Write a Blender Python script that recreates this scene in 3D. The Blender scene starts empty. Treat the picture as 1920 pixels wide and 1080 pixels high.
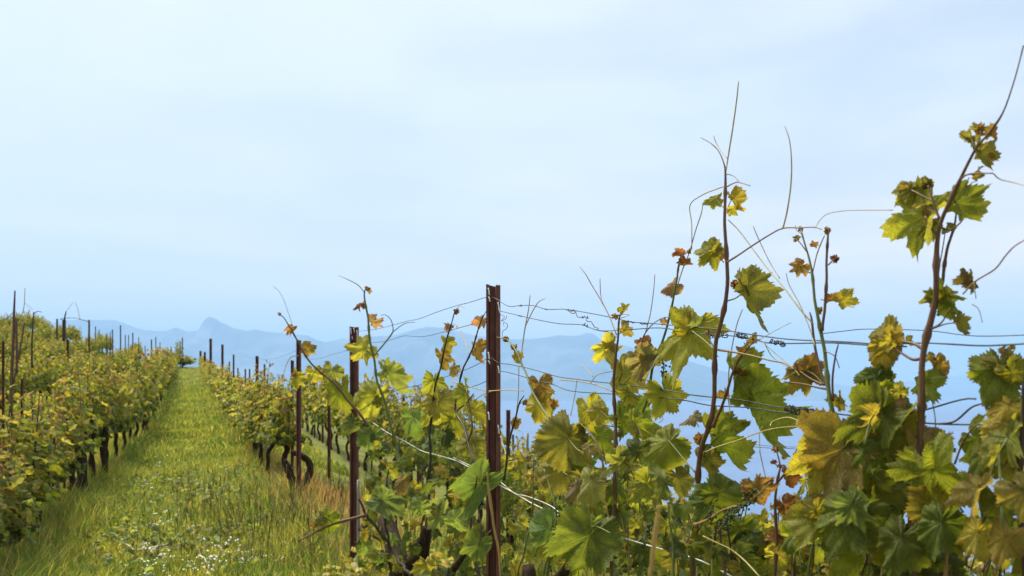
import bpy, math, random
import numpy as np
from mathutils import Vector, Matrix
SC = bpy.context.scene
COL = SC.collection
R = math.radians
rng = random.Random(7)
nrg = np.random.default_rng(11)

# ------------------------------------------------------------------ camera
F = 1600.0                       # focal length in pixels of the 1920 px wide photograph
HOR = 745.0                      # horizon line
cam = bpy.data.cameras.new("camera")
cam.sensor_width = 36.0
cam.lens = 36.0 * F / 1920.0
cam.shift_y = (HOR - 540.0) / 1920.0
cam.clip_start = 0.05
cam.clip_end = 90000
cam.dof.use_dof = True
cam.dof.focus_distance = 2.3
cam.dof.aperture_fstop = 7.5
camo = bpy.data.objects.new("camera", cam)
COL.objects.link(camo)
camo.location = (0, 0, 0)
camo.rotation_euler = (R(90), 0, 0)
SC.camera = camo

# ------------------------------------------------------------------ sky, sun, exposure
SUN_EL, SUN_AZ = R(60), R(-48)   # azimuth from +Y towards +X
w = bpy.data.worlds.new("World")
SC.world = w
w.use_nodes = True
wn, wl = w.node_tree.nodes, w.node_tree.links
wn.clear()
def N(nt, t, **kw):
    n = nt.new(t)
    for k, v in kw.items():
        setattr(n, k, v)
    return n
out = N(wn, 'ShaderNodeOutputWorld')
bg = N(wn, 'ShaderNodeBackground')
sky = N(wn, 'ShaderNodeTexSky', sky_type='NISHITA')
sky.sun_disc = False
sky.sun_elevation = SUN_EL
sky.sun_rotation = SUN_AZ
sky.air_density = 1.0
sky.dust_density = 2.0
tc = N(wn, 'ShaderNodeTexCoord')
mp = N(wn, 'ShaderNodeMapping')
mp.inputs['Scale'].default_value = (1.0, 1.0, 3.8)
mp.inputs['Location'].default_value = (3.1, 0.4, 0.2)
nz = N(wn, 'ShaderNodeTexNoise')
nz.inputs['Scale'].default_value = 3.0
nz.inputs['Detail'].default_value = 7
nz.inputs['Roughness'].default_value = 0.5
nz.inputs['Distortion'].default_value = 0.5
cr = N(wn, 'ShaderNodeValToRGB')
cr.color_ramp.elements[0].position = 0.38
cr.color_ramp.elements[0].color = (4.5, 4.8, 5.3, 1)
cr.color_ramp.elements[1].position = 0.62
cr.color_ramp.elements[1].color = (6.5, 6.6, 6.5, 1)
# a brighter veil of cloud round the side of the sky where the sun stands
sd = (math.sin(SUN_AZ)*math.cos(SUN_EL), math.cos(SUN_AZ)*math.cos(SUN_EL), math.sin(SUN_EL))
dt = N(wn, 'ShaderNodeVectorMath', operation='DOT_PRODUCT')
dt.inputs[1].default_value = sd
mr = N(wn, 'ShaderNodeMapRange')
mr.inputs['From Min'].default_value = 0.25
mr.inputs['From Max'].default_value = 0.95
mr.inputs['To Min'].default_value = 0.0
mr.inputs['To Max'].default_value = 1.0
mx0 = N(wn, 'ShaderNodeMix', data_type='RGBA')
mx0.inputs['B'].default_value = (7.7, 7.8, 7.2, 1)
mx = N(wn, 'ShaderNodeMix', data_type='RGBA')
mx.inputs['Factor'].default_value = 0.86     # thin overcast over the blue sky
wl.new(tc.outputs['Generated'], mp.inputs['Vector'])
wl.new(mp.outputs[0], nz.inputs['Vector'])
wl.new(nz.outputs['Fac'], cr.inputs['Fac'])
wl.new(tc.outputs['Generated'], dt.inputs[0])
wl.new(dt.outputs['Value'], mr.inputs['Value'])
wl.new(mr.outputs[0], mx0.inputs['Factor'])
sx = N(wn, 'ShaderNodeSeparateXYZ'); wl.new(tc.outputs['Generated'], sx.inputs[0])
el = N(wn, 'ShaderNodeMapRange'); el.inputs['From Min'].default_value = .05; el.inputs['From Max'].default_value = .34
el.inputs['To Min'].default_value = 1.0; el.inputs['To Max'].default_value = 0.0; el.interpolation_type = 'SMOOTHSTEP'
wl.new(sx.outputs[2], el.inputs['Value'])
nb = N(wn, 'ShaderNodeTexNoise'); nb.inputs['Scale'].default_value = 3.0; nb.inputs['Detail'].default_value = 6
mpb = N(wn, 'ShaderNodeMapping'); mpb.inputs['Scale'].default_value = (1, 1, 7); wl.new(tc.outputs['Generated'], mpb.inputs['Vector']); wl.new(mpb.outputs[0], nb.inputs['Vector'])
crb = N(wn, 'ShaderNodeValToRGB')
crb.color_ramp.elements[0].position = .35; crb.color_ramp.elements[0].color = (9.4, 7.3, 6.0, 1)
crb.color_ramp.elements[1].position = .68; crb.color_ramp.elements[1].color = (14.2, 9.9, 7.0, 1)
wl.new(nb.outputs['Fac'], crb.inputs['Fac'])
mxe = N(wn, 'ShaderNodeMix', data_type='RGBA')
wl.new(el.outputs[0], mxe.inputs['Factor']); wl.new(cr.outputs[0], mxe.inputs['A']); wl.new(crb.outputs[0], mxe.inputs['B'])
wl.new(mxe.outputs['Result'], mx0.inputs['A'])
wl.new(sky.outputs[0], mx.inputs['A'])
wl.new(mx0.outputs['Result'], mx.inputs['B'])
wl.new(mx.outputs['Result'], bg.inputs['Color'])
bg.inputs['Strength'].default_value = 0.087
wl.new(bg.outputs[0], out.inputs[0])

sun = bpy.data.lights.new("sun", 'SUN')
sun.energy = 5.0
sun.angle = R(24)
sun.color = (1.0, 0.94, 0.82)
suno = bpy.data.objects.new("sun", sun)
COL.objects.link(suno)
suno.rotation_euler = Vector(sd).to_track_quat('Z', 'Y').to_euler()

SC.view_settings.view_transform = 'Standard'
SC.view_settings.look = 'None'
SC.view_settings.exposure = 0.85
SC.view_settings.gamma = 1.0
SC.render.engine = 'CYCLES'
cy = SC.cycles
cy.use_denoising = True
cy.max_bounces = 6
cy.diffuse_bounces = 3
cy.transmission_bounces = 4
cy.transparent_max_bounces = 4
cy.volume_bounces = 1
cy.sample_clamp_indirect = 4.0

# ------------------------------------------------------------------ helpers
def tag(o, label=None, cat=None, group=None, kind=None):
    if label: o['label'] = label
    if cat: o['category'] = cat
    if group: o['group'] = group
    if kind: o['kind'] = kind
    return o
def empty(name, loc, label, cat, group=None):
    o = bpy.data.objects.new(name, None)
    o.empty_display_size = 0.1
    o.location = loc
    COL.objects.link(o)
    return tag(o, label, cat, group)
def hermite(xs, ys, x):
    xs = np.array(xs, float); ys = np.array(ys, float)
    d = np.diff(ys) / np.diff(xs)
    m = np.zeros_like(ys)
    m[0], m[-1] = d[0], d[-1]
    m[1:-1] = np.where(d[:-1]*d[1:] > 0, 2*d[:-1]*d[1:]/(d[:-1]+d[1:]+1e-12), 0)
    x = np.clip(np.asarray(x, float), xs[0], xs[-1])
    i = np.clip(np.searchsorted(xs, x) - 1, 0, len(xs) - 2)
    h = xs[i+1] - xs[i]; t = (x - xs[i]) / h
    return ((2*t**3-3*t**2+1)*ys[i] + (t**3-2*t**2+t)*h*m[i] + (-2*t**3+3*t**2)*ys[i+1] + (t**3-t**2)*h*m[i+1])
K = 0.38                         # the rows run along (-K, 1)
PY = [-60, -20, 0, 1.2, 3, 5.2, 8.2, 13, 20, 26, 40, 50, 58, 62, 68, 78, 110, 220, 700]
PZ = [-9, -4, -1.66, -1.53, -1.32, -1.22, -1.1, -.96, -.62, -.27, .42, 1.18, 1.95, 2.1, 1.95, .6, -8, -38, -160]
def gz(x, y):
    x = np.asarray(x, float); y = np.asarray(y, float)
    u = x + K * y
    z = hermite(PY, PZ, y)
    right = np.maximum(u - 1.2, 0)
    z = z - np.where(right > 0, .3*(np.sqrt(right**2+.09)-.3), 0)
    left = np.maximum(-1.8 - u, 0)
    z = z + .29*(np.sqrt(left**2+.4)-math.sqrt(.4))
    z = z + .02*np.sin(x*2.3+y*1.1)*np.cos(y*1.7-x*.6) + .012*np.sin(x*5.1)*np.sin(y*4.3+1)
    return z
def gzf(x, y): return float(gz(x, y))
def yrow(px, u): return u / ((px-960.0)/F + K)
def P(px, py, u=1.07):
    """a point in the upright plane of a row (u = distance of the row from the camera's own line)"""
    Y = yrow(px, u)
    return Vector(((px-960.0)/F*Y, Y, (HOR-py)/F*Y))
def Q(px, py, Y): return Vector(((px-960.0)/F*Y, Y, (HOR-py)/F*Y))

class MB:
    def __init__(s): s.v=[]; s.f=[]; s.m=[]; s.uv=[]; s.uv2=[]; s.c=[]; s.n=0
    def add(s, v, faces, mat=0, uv=None, uv2=None, col=None):
        v = np.asarray(v, float)
        s.v.append(v)
        nl = 0
        for f in faces:
            s.f.append([i+s.n for i in f]); s.m.append(mat); nl += len(f)
        s.uv.append(np.zeros((nl,2)) if uv is None else uv)
        s.uv2.append(np.full((nl,2), .5) if uv2 is None else uv2)
        if col is None: col = (.2,.2,.2)
        col = np.asarray(col, float)
        if col.ndim == 1: col = np.tile(col, (nl,1))
        s.c.append(col)
        s.n += len(v)
    def mesh(s, name, mats, smooth=True):
        me = bpy.data.meshes.new(name)
        me.from_pydata(np.concatenate(s.v).tolist(), [], s.f)
        for m in mats: me.materials.append(m)
        me.polygons.foreach_set('material_index', np.array(s.m, np.int32))
        if smooth: me.polygons.foreach_set('use_smooth', np.ones(len(s.f), bool))
        a = me.uv_layers.new(name='UVMap'); a.data.foreach_set('uv', np.concatenate(s.uv).ravel())
        b = me.uv_layers.new(name='Vein'); b.data.foreach_set('uv', np.concatenate(s.uv2).ravel())
        cc = np.concatenate(s.c); cc = np.concatenate([cc, np.ones((len(cc),1))], 1)
        ca = me.color_attributes.new('Col', 'FLOAT_COLOR', 'CORNER'); ca.data.foreach_set('color', cc.ravel())
        me.update()
        return me
    def build(s, name, mats, parent=None, smooth=True):
        if not isinstance(mats, (list, tuple)): mats = [mats]
        o = bpy.data.objects.new(name, s.mesh(name, mats, smooth))
        COL.objects.link(o)
        if parent:
            o.parent = parent
            pl = Vector(parent.location)
            pp = parent.parent
            while pp: pl += Vector(pp.location); pp = pp.parent
            o.data.transform(Matrix.Translation(-pl))
        return o
def smooth_path(pts, rad, n=5):
    pts = np.array([list(p) for p in pts], float); rad = np.array(rad, float)
    if len(pts) < 3:
        t = np.linspace(0, 1, 3)[:, None]
        return pts[0]*(1-t)+pts[-1]*t, rad[0]*(1-t[:,0])+rad[-1]*t[:,0]
    P0 = np.vstack([2*pts[0]-pts[1], pts, 2*pts[-1]-pts[-2]])
    o, r = [], []
    for i in range(1, len(P0)-2):
        for k in range(n):
            t = k/n
            o.append(.5*((2*P0[i])+(-P0[i-1]+P0[i+1])*t+(2*P0[i-1]-5*P0[i]+4*P0[i+1]-P0[i+2])*t*t+(-P0[i-1]+3*P0[i]-3*P0[i+1]+P0[i+2])*t**3))
            r.append(rad[i-1]*(1-t)+rad[i]*t)
    o.append(pts[-1]); r.append(rad[-1])
    return np.array(o), np.array(r)
def tube(mb, pts, rad, sides=6, mat=0, col=(.2,.2,.2), smooth=4, rough=0.0, nodes=0.0, seed=0):
    if isinstance(rad, (int, float)): rad = [rad]*len(pts)
    p, r = smooth_path(pts, rad, smooth) if smooth else (np.array([list(q) for q in pts], float), np.array(rad, float))
    rs = np.random.default_rng(int(abs(seed)*10)+len(p)*7)
    L = np.concatenate([[0], np.cumsum(np.linalg.norm(np.diff(p, axis=0), axis=1))])
    if nodes > 0 and len(p) > 2:                      # swollen joints every `nodes` metres
        M = max(len(p), int(L[-1]/nodes*7)+2)
        s = np.linspace(0, L[-1], M)
        p = np.stack([np.interp(s, L, p[:, k]) for k in range(3)], 1)
        r = np.interp(s, L, r)
        ph = (s/nodes) % 1.0
        zig = np.where((s/nodes).astype(int) % 2 == 0, 1, -1)*(.5-np.abs(ph-.5))*r*1.6
        r = r*(1+.55*np.exp(-((np.minimum(ph, 1-ph))/.09)**2))
        p[:, 0] += zig
        L = s
    t = np.gradient(p, axis=0); t /= np.linalg.norm(t, axis=1)[:, None]+1e-12
    ref = np.array([0.31, 0.94, 0.1]) if abs(t[0][1]) < .9 else np.array([1., 0, 0])
    a = np.cross(t, ref); a /= np.linalg.norm(a, axis=1)[:, None]+1e-12
    b = np.cross(t, a)
    th = np.linspace(0, 2*math.pi, sides, endpoint=False)
    V = p[:, None, :] + r[:, None, None]*(np.cos(th)[None, :, None]*a[:, None, :]+np.sin(th)[None, :, None]*b[:, None, :])
    if rough: V = p[:, None, :] + (V-p[:, None, :])*(1+rough*rs.normal(size=(len(p), sides, 1)))
    n = len(p); V = V.reshape(-1, 3); fs = []; uvs = []
    for i in range(n-1):
        for j in range(sides):
            k = (j+1) % sides
            fs.append((i*sides+j, i*sides+k, (i+1)*sides+k, (i+1)*sides+j))
            u0, u1 = j/sides, (j+1)/sides
            uvs += [(u0, L[i]), (u1, L[i]), (u1, L[i+1]), (u0, L[i+1])]
    fs.append(tuple(range(sides))[::-1]); fs.append(tuple((n-1)*sides+j for j in range(sides)))
    uvs += [(0, 0)]*(2*sides)
    mb.add(V, fs, mat, uv=np.array(uvs, float), col=col)

# ------------------------------------------------------------------ materials
def new_mat(name):
    m = bpy.data.materials.new(name); m.use_nodes = True
    nt = m.node_tree; nt.nodes.clear()
    return m, nt.nodes, nt.links
def noise(nd, lk, scale, detail=4, vec=None, rough=.55, dist=0.0):
    n = N(nd, 'ShaderNodeTexNoise'); n.inputs['Scale'].default_value = scale
    n.inputs['Detail'].default_value = detail; n.inputs['Roughness'].default_value = rough
    n.inputs['Distortion'].default_value = dist
    if vec is not None: lk.new(vec, n.inputs['Vector'])
    return n
def ramp(nd, lk, src, stops):
    r = N(nd, 'ShaderNodeValToRGB'); e = r.color_ramp.elements
    while len(e) > 1: e.remove(e[-1])
    e[0].position = stops[0][0]; e[0].color = (*stops[0][1], 1)
    for p, c in stops[1:]:
        x = e.new(p); x.color = (*c, 1)
    lk.new(src, r.inputs['Fac'])
    return r
def mixc(nd, lk, a, b, fac, mode='MIX'):
    m = N(nd, 'ShaderNodeMix', data_type='RGBA', blend_type=mode)
    for k, s in (('A', a), ('B', b), ('Factor', fac)):
        if isinstance(s, (int, float)): m.inputs[k].default_value = s
        elif isinstance(s, tuple): m.inputs[k].default_value = (*s, 1)
        else: lk.new(s, m.inputs[k])
    return m.outputs['Result']
def math_(nd, lk, op, a, b=None, c=None, clamp=False):
    m = N(nd, 'ShaderNodeMath', operation=op, use_clamp=clamp)
    for i, s in enumerate((a, b, c)):
        if s is None: continue
        if isinstance(s, (int, float)): m.inputs[i].default_value = s
        else: lk.new(s, m.inputs[i])
    return m.outputs[0]

def leaf_material(name, veins=True, trans=.5, bump=.9):
    m, nd, lk = new_mat(name)
    o = N(nd, 'ShaderNodeOutputMaterial')
    at = N(nd, 'ShaderNodeAttribute', attribute_name='Col')
    g = N(nd, 'ShaderNodeNewGeometry')
    col = at.outputs['Color']
    n1 = noise(nd, lk, 28, 5, g.outputs['Position'])
    n2 = noise(nd, lk, 140, 3, g.outputs['Position'])
    f1 = ramp(nd, lk, n1.outputs['Fac'], [(.3, (.68, .68, .68)), (.72, (1.35, 1.3, 1.1))])
    col = mixc(nd, lk, col, f1.outputs[0], 1.0, 'MULTIPLY')
    h = math_(nd, lk, 'MULTIPLY', n2.outputs['Fac'], .5)
    if veins:
        uv = N(nd, 'ShaderNodeUVMap', uv_map='Vein')
        sp = N(nd, 'ShaderNodeSeparateXYZ'); lk.new(uv.outputs[0], sp.inputs[0])
        t, d = sp.outputs[0], sp.outputs[1]
        wdt = math_(nd, lk, 'MULTIPLY_ADD', t, -.014, .022)
        main = math_(nd, lk, 'SUBTRACT', 1.0, math_(nd, lk, 'DIVIDE', d, wdt), clamp=True)
        k = math_(nd, lk, 'FRACT', math_(nd, lk, 'MULTIPLY', math_(nd, lk, 'MULTIPLY_ADD', d, -.85, t), 8.0))
        tri = math_(nd, lk, 'ABSOLUTE', math_(nd, lk, 'SUBTRACT', k, .5))
        side = math_(nd, lk, 'SUBTRACT', 1.0, math_(nd, lk, 'DIVIDE', tri, .10), clamp=True)
        vein = math_(nd, lk, 'MAXIMUM', main, math_(nd, lk, 'MULTIPLY', side, .55))
        # puckered tissue between the veins
        cell = N(nd, 'ShaderNodeTexVoronoi', feature='DISTANCE_TO_EDGE'); cell.inputs['Scale'].default_value = 17
        uv1 = N(nd, 'ShaderNodeUVMap', uv_map='UVMap'); lk.new(uv1.outputs[0], cell.inputs['Vector'])
        ce = math_(nd, lk, 'MULTIPLY', math_(nd, lk, 'SUBTRACT', 1.0, math_(nd, lk, 'DIVIDE', cell.outputs['Distance'], .08), clamp=True), .55)
        vein2 = math_(nd, lk, 'MAXIMUM', vein, ce)
        lighter = mixc(nd, lk, col, (.36, .38, .13), .5)
        col = mixc(nd, lk, col, lighter, math_(nd, lk, 'MULTIPLY', vein2, .6))
        h = math_(nd, lk, 'MULTIPLY_ADD', vein2, -.9, h)
    sp1 = noise(nd, lk, 9, 3, g.outputs['Position']); sp2 = noise(nd, lk, 75, 4, g.outputs['Position'])
    sm = math_(nd, lk, 'MULTIPLY', ramp(nd, lk, sp1.outputs['Fac'], [(.52, (0, 0, 0)), (.62, (1, 1, 1))]).outputs[0], ramp(nd, lk, sp2.outputs['Fac'], [(.58, (0, 0, 0)), (.66, (1, 1, 1))]).outputs[0])
    col = mixc(nd, lk, col, (.16, .085, .03), math_(nd, lk, 'MULTIPLY', sm, .8))
    # the underside is paler
    back = mixc(nd, lk, col, (.16, .19, .09), .35)
    colf = mixc(nd, lk, col, back, g.outputs['Backfacing'])
    bp = N(nd, 'ShaderNodeBump'); bp.inputs['Strength'].default_value = bump; bp.inputs['Distance'].default_value = .004
    lk.new(h, bp.inputs['Height'])
    pr = N(nd, 'ShaderNodeBsdfPrincipled')
    pr.inputs['Roughness'].default_value = .58
    pr.inputs['Specular IOR Level'].default_value = .28
    lk.new(colf, pr.inputs['Base Color']); lk.new(bp.outputs[0], pr.inputs['Normal'])
    tr = N(nd, 'ShaderNodeBsdfTranslucent')
    tcol = mixc(nd, lk, col, (1.6, 1.48, .6), 1.0, 'MULTIPLY')
    lk.new(tcol, tr.inputs['Color']); lk.new(bp.outputs[0], tr.inputs['Normal'])
    ms = N(nd, 'ShaderNodeMixShader'); ms.inputs[0].default_value = trans
    lk.new(pr.outputs[0], ms.inputs[1]); lk.new(tr.outputs[0], ms.inputs[2]); lk.new(ms.outputs[0], o.inputs[0])
    return m
def attr_material(name, rough=.8, n_scale=60, spec=.25, trans=0.0, bump=.3, lo=.6, hi=1.4, stretch=None):
    m, nd, lk = new_mat(name)
    o = N(nd, 'ShaderNodeOutputMaterial')
    at = N(nd, 'ShaderNodeAttribute', attribute_name='Col')
    g = N(nd, 'ShaderNodeNewGeometry'); vec = g.outputs['Position']
    if stretch:
        mp = N(nd, 'ShaderNodeMapping'); mp.inputs['Scale'].default_value = stretch; lk.new(vec, mp.inputs['Vector']); vec = mp.outputs[0]
    n1 = noise(nd, lk, n_scale, 5, vec)
    f = ramp(nd, lk, n1.outputs['Fac'], [(.3, (lo,)*3), (.7, (hi,)*3)])
    col = mixc(nd, lk, at.outputs['Color'], f.outputs[0], 1.0, 'MULTIPLY')
    bp = N(nd, 'ShaderNodeBump'); bp.inputs['Strength'].default_value = bump; bp.inputs['Distance'].default_value = .003
    lk.new(n1.outputs['Fac'], bp.inputs['Height'])
    pr = N(nd, 'ShaderNodeBsdfPrincipled'); pr.inputs['Roughness'].default_value = rough
    pr.inputs['Specular IOR Level'].default_value = spec
    lk.new(col, pr.inputs['Base Color']); lk.new(bp.outputs[0], pr.inputs['Normal'])
    if trans:
        tr = N(nd, 'ShaderNodeBsdfTranslucent'); lk.new(mixc(nd, lk, col, (1.5, 1.35, .7), 1.0, 'MULTIPLY'), tr.inputs['Color'])
        ms = N(nd, 'ShaderNodeMixShader'); ms.inputs[0].default_value = trans
        lk.new(pr.outputs[0], ms.inputs[1]); lk.new(tr.outputs[0], ms.inputs[2]); lk.new(ms.outputs[0], o.inputs[0])
    else: lk.new(pr.outputs[0], o.inputs[0])
    return m
M_LEAF = leaf_material('vine_leaf')
M_LEAFF = leaf_material('vine_leaf_plain', veins=False, trans=.4, bump=.2)
M_STEM = attr_material('vine_stem', .55, 260, .35, 0, .35, .6, 1.35, (1, 1, .12))
M_BARK = attr_material('vine_bark', .95, 70, .1, 0, 1.0, .35, 1.5, (1, 1, .25))
M_GRASS = attr_material('grass_blade', .6, 9, .3, .45, .0, .8, 1.2)
M_PETAL = attr_material('petal', .7, 50, .2, .2, 0)

def rust_material():
    m, nd, lk = new_mat('rusty_steel')
    o = N(nd, 'ShaderNodeOutputMaterial'); g = N(nd, 'ShaderNodeNewGeometry')
    mp = N(nd, 'ShaderNodeMapping'); mp.inputs['Scale'].default_value = (1, 1, .3); lk.new(g.outputs['Position'], mp.inputs['Vector'])
    n1 = noise(nd, lk, 60, 6, mp.outputs[0], .65); n2 = noise(nd, lk, 12, 4, mp.outputs[0])
    c = ramp(nd, lk, n1.outputs['Fac'], [(.3, (.075, .024, .018)), (.5, (.15, .045, .032)), (.66, (.23, .08, .055)), (.8, (.34, .19, .14))])
    c2 = mixc(nd, lk, c.outputs[0], (.07, .022, .014), math_(nd, lk, 'MULTIPLY', n2.outputs['Fac'], .7))
    bp = N(nd, 'ShaderNodeBump'); bp.inputs['Strength'].default_value = .4; bp.inputs['Distance'].default_value = .002
    lk.new(n1.outputs['Fac'], bp.inputs['Height'])
    pr = N(nd, 'ShaderNodeBsdfPrincipled'); pr.inputs['Roughness'].default_value = .62; pr.inputs['Metallic'].default_value = .15
    lk.new(c2, pr.inputs['Base Color']); lk.new(bp.outputs[0], pr.inputs['Normal']); lk.new(pr.outputs[0], o.inputs[0])
    return m
M_RUST = rust_material()
def plain(name, c, rough=.6, metal=0.0, scale=40, amt=.35):
    m, nd, lk = new_mat(name)
    o = N(nd, 'ShaderNodeOutputMaterial'); g = N(nd, 'ShaderNodeNewGeometry')
    n1 = noise(nd, lk, scale, 5, g.outputs['Position'])
    f = ramp(nd, lk, n1.outputs['Fac'], [(.3, tuple(x*(1-amt) for x in c)), (.7, tuple(min(1, x*(1+amt)) for x in c))])
    pr = N(nd, 'ShaderNodeBsdfPrincipled'); pr.inputs['Roughness'].default_value = rough; pr.inputs['Metallic'].default_value = metal
    lk.new(f.outputs[0], pr.inputs['Base Color']); lk.new(pr.outputs[0], o.inputs[0])
    return m
M_WIRE = plain('dull_wire', (.07, .075, .08), .5, .6)
M_WIREP = plain('galvanised_wire', (.62, .62, .60), .45, .3)
M_HOOK = plain('bare_zinc', (.8, .8, .78), .45, .0)
M_FAR = plain('weathered_post', (.13, .10, .085), .9)
M_WOOD = attr_material('weathered_wood', .9, 40, .1, 0, .6, .6, 1.35, (1, 1, .1))

def ground_material():
    m, nd, lk = new_mat('hillside_soil')
    o = N(nd, 'ShaderNodeOutputMaterial'); g = N(nd, 'ShaderNodeNewGeometry')
    a = noise(nd, lk, .7, 5, g.outputs['Position']); b = noise(nd, lk, 9, 6, g.outputs['Position'], .7)
    c = ramp(nd, lk, b.outputs['Fac'], [(.3, (.06, .07, .015)), (.5, (.15, .17, .03)), (.7, (.22, .21, .06))])
    d = ramp(nd, lk, b.outputs['Fac'], [(.3, (.05, .035, .018)), (.55, (.11, .12, .03)), (.75, (.2, .16, .06))])
    e = ramp(nd, lk, a.outputs['Fac'], [(.4, (0, 0, 0)), (.65, (1, 1, 1))])
    col = mixc(nd, lk, c.outputs[0], d.outputs[0], e.outputs[0])
    bp = N(nd, 'ShaderNodeBump'); bp.inputs['Strength'].default_value = .8; bp.inputs['Distance'].default_value = .04
    lk.new(b.outputs['Fac'], bp.inputs['Height'])
    pr = N(nd, 'ShaderNodeBsdfPrincipled'); pr.inputs['Roughness'].default_value = .95
    pr.inputs['Specular IOR Level'].default_value = .1
    lk.new(col, pr.inputs['Base Color']); lk.new(bp.outputs[0], pr.inputs['Normal']); lk.new(pr.outputs[0], o.inputs[0])
    return m
M_GROUND = ground_material()
def water_material():
    m, nd, lk = new_mat('lake_water')
    o = N(nd, 'ShaderNodeOutputMaterial'); g = N(nd, 'ShaderNodeNewGeometry')
    mp = N(nd, 'ShaderNodeMapping'); mp.inputs['Scale'].default_value = (.004, .012, 1); lk.new(g.outputs['Position'], mp.inputs['Vector'])
    n1 = noise(nd, lk, 1.0, 4, mp.outputs[0])
    n2 = noise(nd, lk, .25, 4, g.outputs['Position'])
    c = ramp(nd, lk, n1.outputs['Fac'], [(.35, (.06, .12, .24)), (.7, (.09, .16, .29))])
    bp = N(nd, 'ShaderNodeBump'); bp.inputs['Strength'].default_value = .6; bp.inputs['Distance'].default_value = .5
    lk.new(n2.outputs['Fac'], bp.inputs['Height'])
    pr = N(nd, 'ShaderNodeBsdfPrincipled'); pr.inputs['Roughness'].default_value = .3; pr.inputs['IOR'].default_value = 1.33
    lk.new(c.outputs[0], pr.inputs['Base Color']); lk.new(bp.outputs[0], pr.inputs['Normal']); lk.new(pr.outputs[0], o.inputs[0])
    return m
def rock_material():
    m, nd, lk = new_mat('mountain_rock')
    o = N(nd, 'ShaderNodeOutputMaterial'); g = N(nd, 'ShaderNodeNewGeometry')
    n1 = noise(nd, lk, .0012, 7, g.outputs['Position'], .6)
    c = ramp(nd, lk, n1.outputs['Fac'], [(.35, (.03, .05, .035)), (.55, (.08, .10, .09)), (.72, (.2, .2, .2))])
    pr = N(nd, 'ShaderNodeBsdfPrincipled'); pr.inputs['Roughness'].default_value = .95
    lk.new(c.outputs[0], pr.inputs['Base Color']); lk.new(pr.outputs[0], o.inputs[0])
    return m

# ------------------------------------------------------------------ terrain, lake, mountains
LAKE = -52.0
def grid_mesh(name, xs, ys, zf, mat, kind='structure'):
    X, Y = np.meshgrid(xs, ys)
    Z = zf(X, Y)
    V = np.stack([X, Y, Z], -1).reshape(-1, 3)
    nx, ny = len(xs), len(ys)
    i = np.arange(nx*ny).reshape(ny, nx)
    Fc = np.stack([i[:-1, :-1], i[:-1, 1:], i[1:, 1:], i[1:, :-1]], -1).reshape(-1, 4)
    me = bpy.data.meshes.new(name); me.from_pydata(V.tolist(), [], Fc.tolist())
    me.polygons.foreach_set('use_smooth', np.ones(len(Fc), bool)); me.materials.append(mat); me.update()
    o = bpy.data.objects.new(name, me); COL.objects.link(o)
    if kind: o['kind'] = kind
    return o
def spaced(lo, a, b, hi, step, n): # fine between a and b, growing outwards
    left = a - np.geomspace(1, a-lo+1, n)[::-1] + 1
    right = b + np.geomspace(1, hi-b+1, n) - 1
    return np.unique(np.round(np.concatenate([left, np.arange(a, b, step), right]), 3))
o = grid_mesh('ground', spaced(-700, -38, 8, 700, .2, 40), spaced(-60, -2, 70, 900, .2, 40), gz, M_GROUND)
M_WATER = water_material(); M_ROCK = rock_material()
o = grid_mesh('lake_water', np.linspace(-26000, 26000, 27), np.linspace(-8000, 34000, 22), lambda x, y: x*0+LAKE, M_WATER)

def vnoise(x, y, seed):
    r = np.random.default_rng(seed); T = r.random((64, 64))
    xi = np.floor(x).astype(int); yi = np.floor(y).astype(int); fx = x-xi; fy = y-yi
    fx = fx*fx*(3-2*fx); fy = fy*fy*(3-2*fy)
    g = lambda a, b: T[a % 64, b % 64]
    return (g(xi, yi)*(1-fx)+g(xi+1, yi)*fx)*(1-fy)+(g(xi, yi+1)*(1-fx)+g(xi+1, yi+1)*fx)*fy
def fbm(x, y, seed, oct=5):
    s = 0; a = 1; t = 0
    for k in range(oct):
        s = s+a*vnoise(x*2**k, y*2**k, seed+k); t += a; a *= .5
    return s/t
def range_mesh(name, prof, D, depth, seed, rough):
    px = np.array([p[0] for p in prof], float); py = np.array([p[1] for p in prof], float)
    def zf(X, Y):
        # the crest runs across at distance D; flanks fall off on both sides
        pxx = X/D*F+960
        top = (HOR-np.interp(pxx, px, py))/F*D - LAKE
        off = (Y-D)/depth + (fbm(X/2600, Y/2600, seed+9)-.5)*.0
        fall = np.clip(1-np.abs(off), 0, 1)
        spur = fbm(X/900, Y/1500, seed, 5)
        prof2 = fall**(.75+1.0*spur)
        z = top*prof2
        z = z + top*rough*(fbm(X/500, Y/500, seed+3, 5)-.5)*np.clip(fall*3, 0, 1)*np.clip((1-fall)*6, .12, 1)
        return LAKE + np.where(fall <= 0, -30, np.maximum(z, -20))
    xs = np.linspace((px[0]-960)/F*D, (px[-1]-960)/F*D, 900)
    ys = np.linspace(D-depth*1.02, D+depth*1.02, 91)
    return grid_mesh(name, xs, ys, zf, M_ROCK)
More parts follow.
